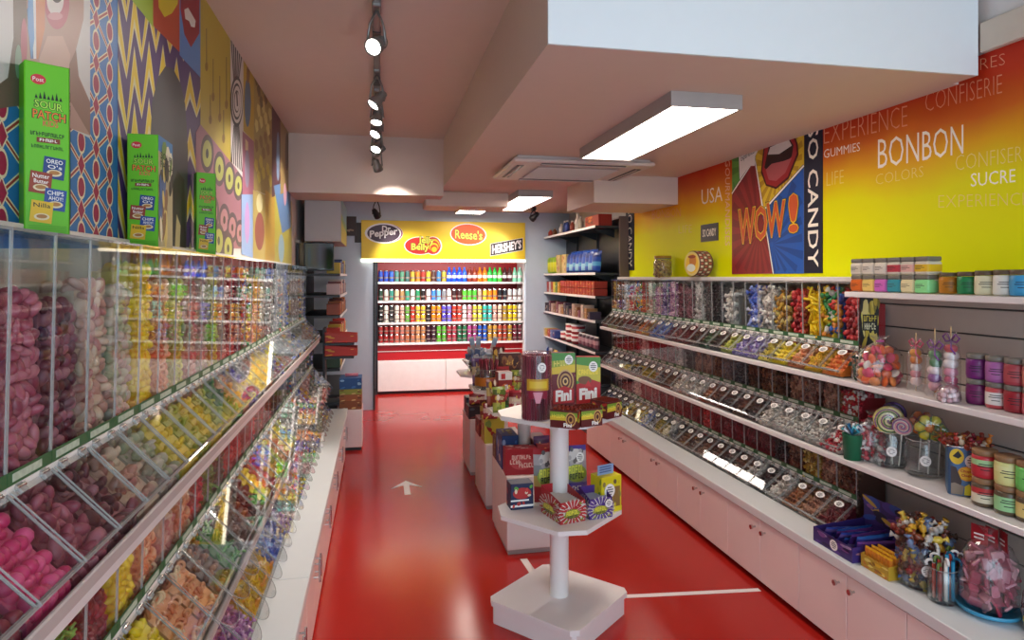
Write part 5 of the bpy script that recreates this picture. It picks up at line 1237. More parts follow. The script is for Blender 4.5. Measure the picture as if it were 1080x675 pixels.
PAL['sachets'] = (['9a3c50', 'b86074', '8a2c42', 'c89098', 'a84a5e'], 'bag')
scatter('pink_sachet', 'bag', 'sachets', heap(jx, jy, zc+.03, .085, .21, .019, 21, .5), .0195, 'pink printed sachet in the clear bag on the blue dish', 'sachet', 'sachets in the bag on the blue dish')
for k, (dx, dy, a) in enumerate(((-.02, .02, .3), (.0, -.01, -.1), (.01, -.045, -.4))):
    tag(packet('red_card', (jx+dx, jy+dy, zc+.235), .055, .07, .004, ['8a1420', 'a01a28', '8a1420'], -PI/2+a, 'dark red card standing in the top of the pink sachet bag', 'card', 'red cards in the sachet bag', paint=lambda S: S.multi([[(.2, .3+.2*q), (.8, .3+.2*q), (.8, .38+.2*q), (.2, .38+.2*q)] for q in range(2)], PAPER)))
p = at_z(1078, 668, zc); bag_blob((p.x+.05, p.y-.01, zc), .04, .04, .2, 'small clear bag of yellow and black sweets at the near end of right worktop', 'bag of sweets', knot='d8b020')
scatter('wrapped_sweet', 'bag', 'yellowblack', heap(p.x+.05, p.y-.01, zc, .036, .13, .015, 2, .3), .015, 'yellow and black sweet in the small bag at the near end of right worktop', 'sweet', 'yellow and black bagged sweets')
# ================================================================= DISPLAY STANDS IN THE AISLE
def octo(s, c):
    h = s/2; return [(h-c, -h), (h, -h+c), (h, h-c), (h-c, h), (-h+c, h), (-h, h-c), (-h, -h+c), (-h+c, -h)]
SW = mat('stand_white', 'e2dcda', .35, var=.02)
sx, sy = .835, 2.965
t = empty('display_stand', (sx, sy, 0), 'white two-shelf display stand on a square foot, nearest the camera', 'display stand', rz=math.radians(41))
b = MB().prism(octo(.455, .015), (.0, .085), SW).build('foot_box', t)
MB().prism(octo(.485, .03), (.086, .11), SW).build('foot_plate', t)
MB().cyl((0, 0, .11), (0, 0, .948), .044, .044, SW, 32, False).build('post', t)
for z in (.495, .948): MB().prism(octo(.49, .09), (z, z+.02), SW).build('shelf', t)
PLN = mat('plinth_white', 'd6cecc', .4, var=.02)
YP = [(.88, 3.92, .49), (.88, 4.67, .49), (.88, 5.44, .46)]
for i, (px, py, L) in enumerate(YP):
    t = empty('display_plinth', (px, py, 0), 'white box plinth with a post and upper shelf, %s in the aisle row' % ('nearest of three' if i == 0 else 'middle of three' if i == 1 else 'farthest of three'), 'display plinth')
    MB().box(-.155, -L/2, .03, .155, L/2, .45, PLN, .004).build('box', t); MB().box(-.145, -L/2+.02, 0, .145, L/2-.02, .03, mat('plinth_skirting', 'a59c9a', .5)).build('skirting', t)
    MB().cyl((0, 0, .45), (0, 0, .785), .04, .04, SW, 24, False).build('post', t)
    MB().prism(octo(.44, .08), (.785, .803), SW).build('shelf', t)
# ---- goods on the near stand, upper shelf
zA = .9685
p = at_z(566.5, 444, zA); tx0, ty0 = p.x+.01, p.y+.05
t = empty('stick_tub', (tx0, ty0, zA), 'tall clear tub packed with dark red sweet sticks on the near stand', 'tub')
MB().lathe([(0, 0), (.066, 0), (.069, .01), (.069, .285), (.064, .298), (0, .3)], clear('tub_plastic', tint=(.95, .86, .9), gain=1.1, haze=.06, hazecol='b08aa0'), 28).build('tub_wall', t)
mb = MB(); n = 16
def wrapq(a0, a1, z0, z1, r, m, k=10):
    V = []
    for i in range(k+1):
        a = a0+(a1-a0)*i/k; V += [(r*math.cos(a), r*math.sin(a), z0), (r*math.cos(a), r*math.sin(a), z1)]
    mb.add(V, [(2*i, 2*i+2, 2*i+3, 2*i+1) for i in range(k)], m)
c0 = -PI/2-.15
wrapq(c0-.75, c0+.75, .135, .185, .0698, col('c0902a')); wrapq(c0-.55, c0+.6, .145, .175, .0702, col('d8b83a')); wrapq(c0-.62, c0+.62, .1, .135, .0699, col('8a2038'))
for i in range(6): wrapq(c0-.3+.03*i, c0+.3-.03*i, .128-.008*(i+1), .128-.008*i, .0704, col('d08a9a'), 6)
mb.build('printed_label', t)
mb = MB(); k = 16; f = lambda x, z, e: Vector(((.07+e)*math.cos(c0+.25+x/.07), (.07+e)*math.sin(c0+.25+x/.07), .235+z))
mb.add([f(0, 0, .0015)]+[f(.02*math.cos(2*PI*i/k), .022*math.sin(2*PI*i/k), .001) for i in range(k)], [(0, i+1, (i+1) % k+1) for i in range(k)], PAPER)
for o, q in ((.009, .008), (.003, .013), (-.004, .011), (-.01, .006)): mb.add([f(-q, o, .002), f(q, o, .002), f(q, o+.002, .002), f(-q, o+.002, .002)], [(0, 1, 2, 3)], INK)
mb.build('price_sticker', t)
sm = MB().tube([(0, 0, 0), (.0005, 0, .14), (0, 0, .28)], .0058, candy('stick', ['6a1428', '7a1a30', '58101f', '8a2a40'], True, .3), 7).build('sweet_stick')
bpy.data.objects.remove(sm); me_ = [m for m in bpy.data.meshes if m.name.startswith('sweet_stick')][-1]
for k in range(64):
    if k < 30: a, q = 2*PI*k/30, .0605
    elif k < 54: a, q = 2*PI*k/24, .048
    else: a, q = 2*PI*k/10, .03
    o = bpy.data.objects.new('sweet_stick', me_); C.objects.link(o); o.location = (tx0+q*math.cos(a), ty0+q*math.sin(a), zA+.004); o.rotation_euler.z = a
    tag(o, 'dark red sweet stick standing in the tall clear tub on the near stand', 'sweet', 'sticks in the tall tub')
def fini(S):
    S.rect(0, 0, 1, 1, col('6a1420')); S.poly([(0, .62), (1, .66), (1, 1), (0, 1)], col('8aa030')); S.poly([(0, .62), (1, .66), (1, .8), (0, .74)], col('d8b830')); S.poly([(0, .86), (1, .88), (1, 1), (0, 1)], col('4a8a3a'))
    S.scrawl(.12, .76, .86, .86, col('e0d060'), 6, 20, .03)
    for r_, c in ((.34, 'c8a060'), (.29, '5a1a1a'), (.23, 'b88a50'), (.17, '4a1818'), (.11, 'd8b070'), (.06, '3a1414')): S.ell(.6, .5, r_, r_*.62, col(c))
    S.poly([(.1, .1), (.94, .13), (.94, .36), (.55, .42), (.1, .33)], col('b01c24')); S.text('Fini', .2, .14, .86, .34, col('f0ece8'), 0, .05, .03); sticker(S, .74, .88, .17, .085)
def fini2(S):
    S.rect(0, 0, 1, 1, col('4a8a34')); S.poly([(0, .55), (1, .5), (1, .8), (0, .86)], col('c8b838')); S.scrawl(.08, .66, .9, .76, col('f0d840'), 7, 23, .02); S.poly([(0, 0), (1, 0), (1, .52), (.6, .58), (0, .48)], col('b01c20')); S.ell(.35, .56, .28, .08, col('7a4a2a')); S.poly([(.34, .44), (.5, .56), (.62, .44)], col('c82a2a'))
    S.text('Fini', .12, .18, .86, .4, col('f0ece8'), 0, .06, .04); sticker(S, .7, .82, .18, .1)
p = at_y(594, 430, 3.0); carton('sweet_carton', (p.x, 3.02, zA), .118, .05, .27, math.radians(-6), '5a1420', {'front': fini, 'left': pat(['8a2a2a', 'a89030', '4a7a34'], 8, 2)}, 'dark red upright carton with brown ring and white lettering on the near stand', 'carton')
p = at_y(620, 430, 3.0); carton('sweet_carton', (p.x, 3.0, zA), .115, .05, .25, math.radians(-12), 'a01c20', {'front': fini2, 'left': pat(['8a2a2a', 'a89030'], 8, 5)}, 'green and red upright carton with white lettering on the near stand', 'carton')
def low(seed):
    def f(S):
        S.rect(0, 0, 1, 1, col('5a1a1c')); S.poly([(0, .45), (1, .5), (1, .9), (0, .9)], col('7a9a34')); S.poly([(0, .42), (1, .46), (1, .66), (0, .64)], col('d0b434')); S.scrawl(.06, .56, .56, .76, col('e8d850'), 6, 20)
        for r_, c in ((.19, 'c8a060'), (.15, '5a1a1a'), (.11, 'b88a50'), (.06, '4a1818')): S.ell(.76, .52, r_, r_*2.1, col(c))
        S.text('Fini', .5, .08, .8, .3, col('f0ece8'), 0, .04)
    return f
for i, (u, vv, rz, w) in enumerate(((594, 452, -35, .12), (625, 450, 14, .105), (649, 441, 30, .1))):
    p = at_z(u, vv, zA); q = (p.x+.0+.055*math.sin(math.radians(-rz)), p.y+.055*math.cos(math.radians(rz)), zA)
    tray_box('display_carton', q, w, .1, .078, math.radians(rz), '5a1a1c', 'low red and green carton of rolled sweets on near stand, %s' % ('beside the clear tub', 'at the front corner', 'on the right wall side')[i], 'display carton', front=low(i), side=pat(['7a9a34', 'd0b434', '6a1a1c', 'b03028'], 12, i), sides=('left', 'right'), cut=.95)
    for k in range(6):
        for j in range(2):
            q2 = place_in(q, math.radians(rz), (-w/2+.014+k*(w-.028)/5, -.022+j*.044, .006)); packet('small_pack', q2, .04, .075, .012, ['7a2a20', '8a9a34', 'd0c8b8', '5a2018'], math.radians(rz)+PI/2, 'small rolled-sweet pack in the low cartons on the near stand', 'packet', 'packs in the low cartons')
# ---- near stand, lower shelf
zB = .5155
def sweetburst(c1, c2, c3):
    def f(S):
        S.rect(0, 0, 1, 1, col(c1)); r = random.Random(3)
        for k in range(40):
            a = 2*PI*k/40; S.poly([(.5, .5), (.5+.6*math.cos(a), .5+.6*math.sin(a)), (.5+.6*math.cos(a+.08), .5+.6*math.sin(a+.08))], col('d8d0cc' if k % 2 else c2))
        blotch(S, [c1, c3, 'c8c0b8', c2], 26, 5, .11); S.ell(.45, .45, .3, .22, col(c3)); S.scrawl(.2, .38, .72, .58, col('e0d848'), 5, 17, .04); S.scrawl(.24, .22, .7, .36, col('2a2a20'), 5, 17, .04)
    return f
q = at_z(591.5, 554, zB); rz = math.radians(14); ctr = place_in((q.x, q.y, zB), rz, (.063, .092, 0))
tray_box('display_carton', ctr, .126, .18, .125, rz, 'a8242c', 'red and white open carton of flat sachets at the front of the lower shelf', 'display carton', front=sweetburst('b02a30', 'c03a3a', '8a8a34'), side=sweetburst('a8242c', 'c04a44', 'a89a4a'), sides=('left', 'right'))
for k in range(9):
    q2 = place_in(ctr, rz, (0, -.075+k*.018, .006)); packet('sweet_packet', q2, .112, .085, .012, ['c0b8b0', 'a83a3a', '8a8a44', 'b02a30'], rz, 'flat red sachet standing in the red and white carton on lower shelf', 'packet', 'sachets in the red and white carton', tilt=-.35)
q = at_z(622, 549, zB); rz2 = math.radians(10); ctr = place_in((q.x, q.y, zB), rz2, (.06, .055, 0))
tray_box('display_carton', ctr, .115, .1, .12, rz2, '4a2a7a', 'purple and white open carton at the front of the lower shelf', 'display carton', front=lambda S: (sweetburst('4a2a7a', '6a4a9a', '9a9a3a')(S), sticker(S, .82, .72, .16, .2)), side=sweetburst('4a2a7a', '6a4a9a', '9a9a3a'), sides=('left', 'right'))
for k in range(5):
    q2 = place_in(ctr, rz2, (0, -.036+k*.018, .006)); packet('sweet_packet', q2, .1, .085, .012, ['8a8aa0', '5a4a8a', '8a8a94'], rz2, 'flat purple sachet standing in the purple carton on lower shelf', 'packet', 'sachets in the purple carton', tilt=-.35)
def bagprint(c1, c2, c3):
    def f(S):
        S.ell(.5, .8, .34, .15, col('d0c8c4')); r = random.Random(4)
        for k in range(10): S.ell(.2+.6*r.random(), .66+.3*r.random(), .07, .045, col('5a5458' if k % 2 else 'a8a0a0'))
        sticker(S, .68, .78, .16, .1); S.ell(.5, .48, .42, .17, col(c2)); S.scrawl(.16, .46, .84, .62, col('d8d848'), 5, 17, .03); S.scrawl(.2, .36, .8, .47, col('2a2a20'), 5, 17, .03); S.ell(.5, .2, .36, .1, col(c3)); S.scrawl(.3, .16, .7, .24, col('e8e4e0'), 4, 14)
    return f
p = at_y(578, 520, 3.06); packet('sweet_bag', (p.x, 3.06, zB), .135, .25, .05, ['a03038', 'b83a3c', 'c8a058', '8a8a8a', 'b0a8a8'], 0, 'tall red and grey sweet bag standing behind the red carton', 'bag', paint=bagprint('b02a30', '8a9a34', 'c03a3a'), tilt=-.12)
p = at_y(608.5, 512, 3.07); packet('sweet_bag', (p.x, 3.09, zB), .12, .25, .05, ['4a3a88', '54449a', '7a7a8a', 'a09aa8', 'b0a8b0'], 0, 'tall purple and grey sweet bag standing behind the post of the near stand', 'bag', paint=bagprint('4a2a7a', '8a9a34', '5a4aa0'), tilt=-.12)
p = at_z(643, 541, zB); rz3 = math.radians(18)
o = carton('sweet_carton', (p.x+.0, p.y+.05, zB), .115, .085, .165, rz3, 'd8c81c', {'front': lambda S: (S.rect(.55, .12, .92, .7, col('8a6a3a')), blotch(S, ['6a5a3a', 'c8b82a', '8a7a4a'], 8, 3, .12), sticker(S, .4, .6, .26, .2), S.rect(0, 0, 1, .14, col('e0d020'))), 'left': pat(['8aa02a', 'c8b81c', '6a8a2a'], 6, 2)}, 'bright yellow carton with blue header card at the side of the lower shelf', 'carton')
hd = MB().box(-.05, -.005, .165, .04, 0, .21, col('8aa0c8')); S = Sheet(hd, lambda a, b: Vector((-.05+a*.09, -.0055, .165+b*.045)), (0, -1, 0)); S.multi([[(.1, .2+.25*k), (.85, .25+.25*k), (.85, .38+.25*k), (.1, .33+.25*k)] for k in range(3)], col('4a5a8a')); hd.build('header_card', o)
p = at_z(549, 539, zB); carton('sweet_carton', (p.x+.01, p.y+.06, zB), .11, .08, .12, math.radians(3), '1c2448', {'front': lambda S: (S.rect(0, .1, 1, .18, PAPER), S.rect(0, .32, .8, .38, PAPER), S.ell(.5, .62, .4, .22, col('b02a2a')), blotch(S, ['c83a34', 'd8c8b0', 'a82a2a', '5a9a3a'], 10, 2, .12)), 'left': pat(['1c2448', 'b02a2a'], 5, 3)}, 'small navy carton with red berries at the aisle side of the lower shelf', 'carton')
# ---- goods on the plinths
zP, zS = .4505, .8035
def red_heart(S): S.rect(0, 0, 1, 1, col('9a1c28')); S.ell(.5, .5, .36, .3, col('b84a50')); S.scrawl(.2, .6, .8, .76, col('e8d8d0'), 8, 24); S.scrawl(.14, .42, .5, .58, col('e8d8d0'), 4, 18); S.scrawl(.42, .28, .88, .46, col('e8d8d0'), 6, 21)
p = at_y(547, 506, 3.76); carton('display_carton', (.82, 3.76, zP), .19, .1, .15, math.radians(-3), '9a1c28', {'front': red_heart, 'left': pat(['9a1c28', 'b84a50', '6a1418'], 10, 3), 'top': lambda S: blotch(S, ['6a1418', 'd8b0b0', 'a04a50', 'e0d8d0'], 26, 3, .12)}, 'wine red carton with pale heart on the front of the nearest plinth', 'carton')
carton('display_carton', (.775, 3.93, zP), .1, .2, .2, 0, '1e3f7a', {'front': pat(['1e3f7a', '3a6ab0', '8aa0c8'], 10, 3), 'left': pat(['27509a', '1a3668', '6a8ac0', 'c8c0b0'], 16, 5), 'top': pat(['3a3428', '6a5a3a', '8a9a4a'], 12, 6)}, 'dark blue carton behind the wine red one on the nearest plinth', 'carton')
carton('display_carton', (.775, 4.1, zP), .1, .11, .14, 0, '5a3a28', {'front': pat(['5a3a28', '8a6a3a', '3a5a2a'], 10, 2), 'left': pat(['6a4a30', '3a2a20', '7a8a3a'], 12, 2)}, 'brown carton with green print at the far end of nearest plinth', 'carton')
carton('display_carton', (.97, 3.9, zP), .1, .3, .16, 0, '8a2a2a', {'front': pat(['8a2a2a', 'c88a4a', '5a1c1c'], 10, 9), 'right': pat(['8a2a2a', 'c88a4a', '5a1c1c'], 14, 9)}, 'brick red carton on the right wall side of the nearest plinth', 'carton')
# on the plinth shelves
def tubs(loc, r, h, wall, lidc, fillk, label, seed=2, rr=.016, kind='wrap'):
    t = empty('sweet_tub', loc, label, 'tub'); MB().lathe([(0, 0), (r*.92, 0), (r, .01), (r, h*.9), (r*.94, h)], GLASS, 24).build('tub_wall', t)
    MB().lathe([(r*1.01, h*.15), (r*1.01, h*.5)], col(wall), 24).build('printed_label', t)
    if lidc: MB().lathe([(r*1.03, h*.93), (r*1.05, h*.94), (r*1.05, h*1.04), (r*.98, h*1.06), (0, h*1.06)], col(lidc, .3), 24).build('lid', t)
    scatter('wrapped_sweet', kind, fillk, heap(loc[0], loc[1], loc[2]+.005, r*.93, h*.86, rr, seed, .15), rr, 'small sweet inside the %s' % label[:60].split(' on ')[0], 'sweet', 'sweets inside '+label[:60])
tubs((.78, 3.86, zS), .075, .13, '4a5a34', None, 'mixed', 'wide clear tub of mixed bright sweets on the nearest plinth shelf')
tubs((.93, 4.0, zS), .06, .2, '9a2a2c', 'b0b0b8', 'red', 'tall clear tub with grey lid and red sweets on the nearest plinth shelf', 4, .018, 'oval')
carton('sweet_carton', (.78, 4.06, zS), .09, .07, .2, .1, '8a2a2a', {'front': lambda S: (S.rect(0, .75, 1, 1, col('d8d0cc')), S.ell(.5, .4, .36, .24, col('c86a3a')), S.rect(.2, .78, .5, .95, col('b02a2a'))), 'left': pat(['8a2a2a', 'c86a3a'], 6, 3)}, 'small red and white carton behind the wide tub on the nearest plinth shelf', 'carton')
p0 = (.76, 4.6, zS); t = glass_jar(p0, .085, .14, 'wide clear jar bristling with thin dark red sticks on the middle plinth shelf', tick=False)
MB().lathe([(.0862, .03), (.0862, .09)], col('a8641c'), 24).build('printed_label', t)
for k in range(30):
    a = k*2.4; q = .06*math.sqrt((k+.5)/30); o = bpy.data.objects.new('sweet_stick', me_); C.objects.link(o); o.location = (p0[0]+q*math.cos(a), p0[1]+q*math.sin(a), p0[2]+.01); o.rotation_euler = (-.18*math.sin(a)*q/.06, .18*math.cos(a)*q/.06, a); o.scale = (1, 1, .72)
    tag(o, 'thin dark red stick standing in the jar on the middle plinth shelf', 'sweet', 'sticks in the middle plinth jar')
carton('sweet_carton', (.93, 4.62, zS), .16, .06, .25, 0, '4a2014', {'front': lambda S: (S.ell(.5, .75, .4, .1, col('8a5a2a')), S.scrawl(.15, .68, .85, .8, col('d8a848'), 5, 17), blotch(S, ['6a3420', '8a5a30', '3a1810'], 12, 2, .16)), 'left': pat(['4a2014', '6a3420'], 6, 2)}, 'tall dark brown carton on the middle plinth shelf', 'carton')
carton('display_carton', (.79, 4.52, zP), .14, .14, .17, 0, 'b8a83a', {'front': pat(['8a2020', 'b8a83a', '7a8a3a'], 12, 3), 'left': pat(['c8c0a8', '8a8a3a', 'a02a28'], 14, 6)}, 'yellow-green carton at the front of the middle plinth', 'carton')
carton('display_carton', (.79, 4.75, zP), .15, .2, .12, 0, '7a1c1c', {'front': pat(['7a1c1c', 'a84a3a'], 8, 3), 'left': pat(['7a1c1c', 'b05a40', '4a1010'], 12, 6)}, 'dark red carton at the back of the middle plinth', 'carton')
t = empty('wire_bowl', (.84, 5.42, zS), 'wide clear bowl heaped with blue and white sachets on the farthest plinth', 'bowl')
MB().lathe([(0, 0), (.06, 0), (.1, .04), (.15, .1), (.145, .1), (.095, .042), (.055, .006), (0, .006)], GLASS, 26).build('bowl_wall', t); MB().lathe([(.148, .097), (.153, .1), (.148, .104)], EDGE, 26).build('rim', t)
scatter('blue_sachet', 'bag', 'bluegrey', heap(.84, 5.42, zS+.1, .13, .1, .03, 4, .8), .03, 'blue and white sachet heaped in the bowl on the farthest plinth', 'sachet', 'sachets in the bowl', cols=['8494b0', 'c0c4cc', '5a6a90', 'd4d4d8'])
scatter('brown_sachet', 'bag', 'brownsach', heap(.84, 5.42, zS+.012, .1, .09, .024, 6, .1), .022, 'dark brown sachet low in the bowl on the farthest plinth', 'sachet', 'brown sachets in the bowl', cols=['3a2c2a', '6a5a54', '2a2022'])
for k, (dx, lean) in enumerate(((-.05, -.2), (-.02, .05), (.09, .35))): 
    o = packet('tall_sachet', (.84+dx, 5.42, zS+.16), .04, .14, .01, ['c8c0b8', 'a89a98', '8aa0b8'], 0, 'slim pale sachet sticking up from the bowl on the farthest plinth', 'sachet', 'slim sachets in the bowl'); o.rotation_euler = (0, lean, 0)
carton('display_carton', (.83, 5.33, zP), .22, .18, .1, 0, '2a1c20', {'front': pat(['2a1c20', '6a2a24', '4a4a54'], 10, 3), 'left': pat(['2a1c20', '7a2a24'], 8, 2), 'top': pat(['3a3038', '6a2a2a', '8a8a90'], 12, 2)}, 'low black and red carton at the front of the farthest plinth', 'carton')
carton('display_carton', (.83, 5.55, zP), .2, .15, .13, 0, '1c2434', {'front': pat(['1c2434', '3a4a6a'], 6, 3), 'left': pat(['1c2434', '4a5a7a'], 6, 3)}, 'dark blue-black carton at the back of the farthest plinth', 'carton')
tag(MB().box(-.05, -.05, 0, .05, .05, .05, col('2a2a30'), .006).box(-.07, -.02, .01, -.05, .02, .04, col('2a2a30')).build('card_reader', None, (.69, 5.5, .52)), '', '') if False else None
bp = [['6a2a24', '9a4a34', 'b89a4a', '5a2020'], ['7a8a3a', 'a8b04a', '8a3a2a', '5a6a2a'], ['8a1c28', 'a83a40', 'd0b0a0', '7a1820'], ['5a3a6a', '8a6a8a', 'b09a70', '4a2a50']]
for i, (x, y, zz, w, h, k, rz, lb) in enumerate((
    (.70, 3.78, zS, .08, .15, 1, .2, 'small green sweet bag at the aisle edge of the nearest plinth shelf'), (.80, 3.76, zS, .09, .13, 2, -.1, 'small red sweet bag at the near edge of the nearest plinth shelf'),
    (.69, 3.96, zS, .08, .17, 0, .5, 'brown sweet bag at the aisle edge of the nearest plinth shelf'), (.86, 4.49, zS, .09, .17, 2, .1, 'red sweet bag at the near edge of the middle plinth shelf'),
    (.72, 4.75, zS, .09, .2, 3, .4, 'purple sweet bag at the back of the middle plinth shelf'), (.96, 4.5, zS, .08, .14, 1, -.2, 'green sweet bag on the wall side of the middle plinth shelf'),
    (.76, 4.44, zP+.171, .1, .11, 2, .1, 'red sweet bag standing on the yellow-green carton of the middle plinth'), (.79, 4.72, zP+.121, .12, .13, 0, .2, 'brown sweet bag standing on the dark red carton of middle plinth'),
    (.80, 5.33, zP+.101, .13, .09, 2, .1, 'red sweet bag standing on the black and red carton of farthest plinth'), (.98, 5.3, zS, .1, .22, 0, 0, 'brown sweet bag beside the clear bowl on the farthest plinth shelf'),
    (.96, 3.78, zP, .1, .2, 3, .1, 'purple sweet bag beside the wine red carton on the nearest plinth'))):
    packet('sweet_bag', (x, y, zz), w, h, .04, bp[k], rz, lb, 'bag', tilt=-.08, paint=lambda S, k=k: (blotch(S, bp[k]+['d8d0c0', 'c8a030'], 12, 3+k, .14), S.scrawl(.18, .5, .82, .64, col('e0d8b0'), 5, 4+k)))
# ================================================================= DARK SHELVING, RIGHT FAR END
t = empty('shelving_unit', (2.22, 7.16, 0), 'black shelving unit with five stocked shelves beyond the right dispensers', 'shelving unit')
x0, x1, y0, y1 = -.15, .16, -1.1, 1.11
MB().box(x1-.02, y0, 0, x1, y1, 2.18, DARK).build('back_panel', t)
SZ = [2.1, 1.64, 1.41, 1.17, .865, .55]
for i, z in enumerate(SZ): MB().box(x0, y0, z-.022, x1-.02, y1, z, DARK).box(x0-.004, y0, z-.02, x0, y1, z+.004, LACK).build('shelf', t)
for y in (y0, -.37, .37, y1-.02): MB().box(x1-.045, y, 0, x1-.02, y+.02, 2.15, BLACK).build('upright', t)
for z in SZ[:2]:
    for y in (-.9, -.36, .38, .9): MB().prism([(x0+.03, -.03), (x1-.04, -.03), (x1-.04, -.11)], (y, y+.012), BLACK, Matrix.Translation((0, 0, z+.005)), axis=1).build('bracket', t)
MB().box(x0+.02, y0, 0, x1-.02, y1, .52, DARK).build('base', t)
tag(MB().box(2.30, 6.005, 0, XR, 6.03, 2.19, mat('brown_end_board', '6a5850', .5)).build('end_board'), 'brown upright board at the near end of the black shelving', 'board')
sxr = 2.075
def facing(fn, ys, z): 
    for i, y in enumerate(ys): fn(i, y, z)
lin_ = lambda a, b, n: [a+(b-a)*k/(n-1) for k in range(n)]
for i, y in enumerate(lin_(6.25, 7.15, 9)):
    w, h = .15, .22+.02*(i % 2); packet('crisp_bag', (2.14, y, 1.642), w, h, .06, [['163c8a', '1c48a0', '4a90b8', '18408f', '122f70'], ['1a4498', '88b8c8', '2050a8', '163a86']][i % 2], -PI/2+.25, 'shiny blue snack bag on the second shelf of the black shelving', 'bag', 'blue snack bags', tilt=-.1)
for i, y in enumerate(lin_(7.3, 7.55, 2)): carton('snack_carton', (2.15, y, 1.641), .16, .08, .22, -PI/2, 'c8b070', {'front': pat(['c8a048', 'd8c890', '8a6a3a', 'b85a3a'], 12, i)}, 'buff patterned carton beside the blue snack bags', 'carton', 'buff cartons')
for i, y in enumerate(lin_(7.75, 8.15, 4)): packet('snack_bag', (2.14, y, 1.642), .11, .2, .05, ['9ac82a', 'd8d820', 'e0e028', '8ab828'], -PI/2+.2, 'yellow-green snack bag at the far end of the second black shelf', 'bag', 'yellow-green snack bags')
for i, y in enumerate(lin_(6.2, 7.35, 13)):
    for lv in (0, 1): carton('snack_box', (2.16, y, 1.411+lv*.075), .08, .14, .07, -PI/2, 'a8301c', {'front': pat(['b8401c', 'd8a03a', '8a2014'], 5, i)}, 'little red and orange box stacked on the third black shelf', 'box', 'red and orange boxes on the third shelf')
for i, (y, c) in enumerate(zip(lin_(7.5, 8.2, 8), ['d8a030', '6a8a3a', 'd8c83a', 'b84a2a', 'c8c4c0', 'b02a2a', 'd8d4d0', 'a82a30'])): carton('snack_box', (2.16, y, 1.411), .075, .12, .13, -PI/2, c, {'front': pat([c, 'e0d8c8', '8a3a2a'], 5, i)}, '%s box at the far end of the third black shelf' % hexname(c), 'box', '%s boxes at far end of third shelf' % hexname(c))
for i, (y, c) in enumerate(zip(lin_(6.3, 8.15, 18), ['4a3a4a', 'a87a4a', 'c8b0a0', '7a3a4a', '8a5a3a', 'b89a8a', '5a2a3a', '3a3a44']*3)):
    carton('snack_box', (2.14, y, 1.171), .085, .12, .075+.03*(i % 3), -PI/2, c, {'front': pat([c, 'd8c8b8', '6a2a2a', 'a8803a'], 6, i)}, '%s box on the fourth black shelf, %s from its near end' % (hexname(c), ordw(i)), 'box', 'boxes on the fourth black shelf')
for i, (y, lv) in enumerate([(6.9, 0), (6.9, 1), (7.12, 0), (7.12, 1), (7.34, 0)]):
    t = empty('sweet_tub', (2.16, y, .866+lv*.105), 'red and white round tub on the fifth black shelf, %s' % ('lower one' if lv == 0 else 'upper one'), 'tub', 'red and white tubs'); MB().lathe([(0, 0), (.07, 0), (.075, .09), (0, .09)], col('b03038'), 20).build('tub_wall', t); MB().lathe([(.0755, .03), (.0765, .06)], PAPER, 20).build('label_band', t); MB().lathe([(.078, .088), (.078, .1), (0, .102)], col('d8d0cc'), 20).build('lid', t)
for i, (y, c) in enumerate(zip(lin_(7.55, 8.2, 6), ['3a4a8a', '6a7ab0', 'b04a2a', 'c8a03a', 'd8d0c0', '4a7a3a'])): carton('snack_box', (2.13, y, .866), .1, .14, .09, -PI/2, c, {'front': pat([c, 'd8c8b8', '8a2a2a'], 6, i)}, '%s box at the far end of the fifth black shelf' % hexname(c), 'box', '%s boxes at far end of fifth shelf' % hexname(c))
for i, y in enumerate(lin_(6.2, 6.7, 5)): packet('snack_bag', (2.13, y, .867), .12, .14, .05, ['a8a0a4', '7a4a5a', 'b89098', '4a3a44'], -PI/2, 'greyish pink snack bag on the fifth black shelf', 'bag', 'greyish pink bags')
for i, y in enumerate(lin_(6.2, 8.1, 10)): packet('snack_bag', (2.12, y, .552), .15, .16, .05, [['2a4aa0', '3a5ab8', '20408a'], ['c8a030', 'd8c050', 'a8802a'], ['a8a0a0', '6a3a4a', '8a8088']][i % 3], -PI/2, '%s snack bag on the lowest black shelf' % ('blue', 'yellow', 'grey')[i % 3], 'bag', '%s bags on lowest black shelf' % ('blue', 'yellow', 'grey')[i % 3])
carton('snack_carton', (2.2, 6.35, 2.101), .42, .14, .12, -PI/2, 'a02818', {'front': pat(['a02818', 'd87a3a', '6a1810'], 12, 4)}, 'long red carton on top of the black shelving', 'carton')
for i, (y, c, r, h) in enumerate(((6.75, 'b8a890', .03, .15), (6.85, 'd8ccc0', .034, .19), (7.05, '8a3a2a', .03, .13), (7.25, '3a4a8a', .03, .15), (7.35, '2a3a6a', .03, .15), (7.5, 'd8d0c8', .03, .13), (7.8, '8a5a3a', .028, .1), (8.0, 'c84a3a', .03, .1))):
    t = empty('bottle', (2.14, y, 2.101), '%s small bottle on the top black shelf, %s from the red carton' % (hexname(c), ORD[i]), 'bottle', 'bottles on the top black shelf'); MB().lathe([(0, 0), (r, 0), (r, h*.6), (r*.45, h*.8), (r*.45, h*.88), (0, h*.88)], col(c, .3), 14).build('bottle_body', t); MB().lathe([(r*.52, h*.87), (r*.52, h), (0, h)], col('d8d0c8'), 12).build('cap', t)
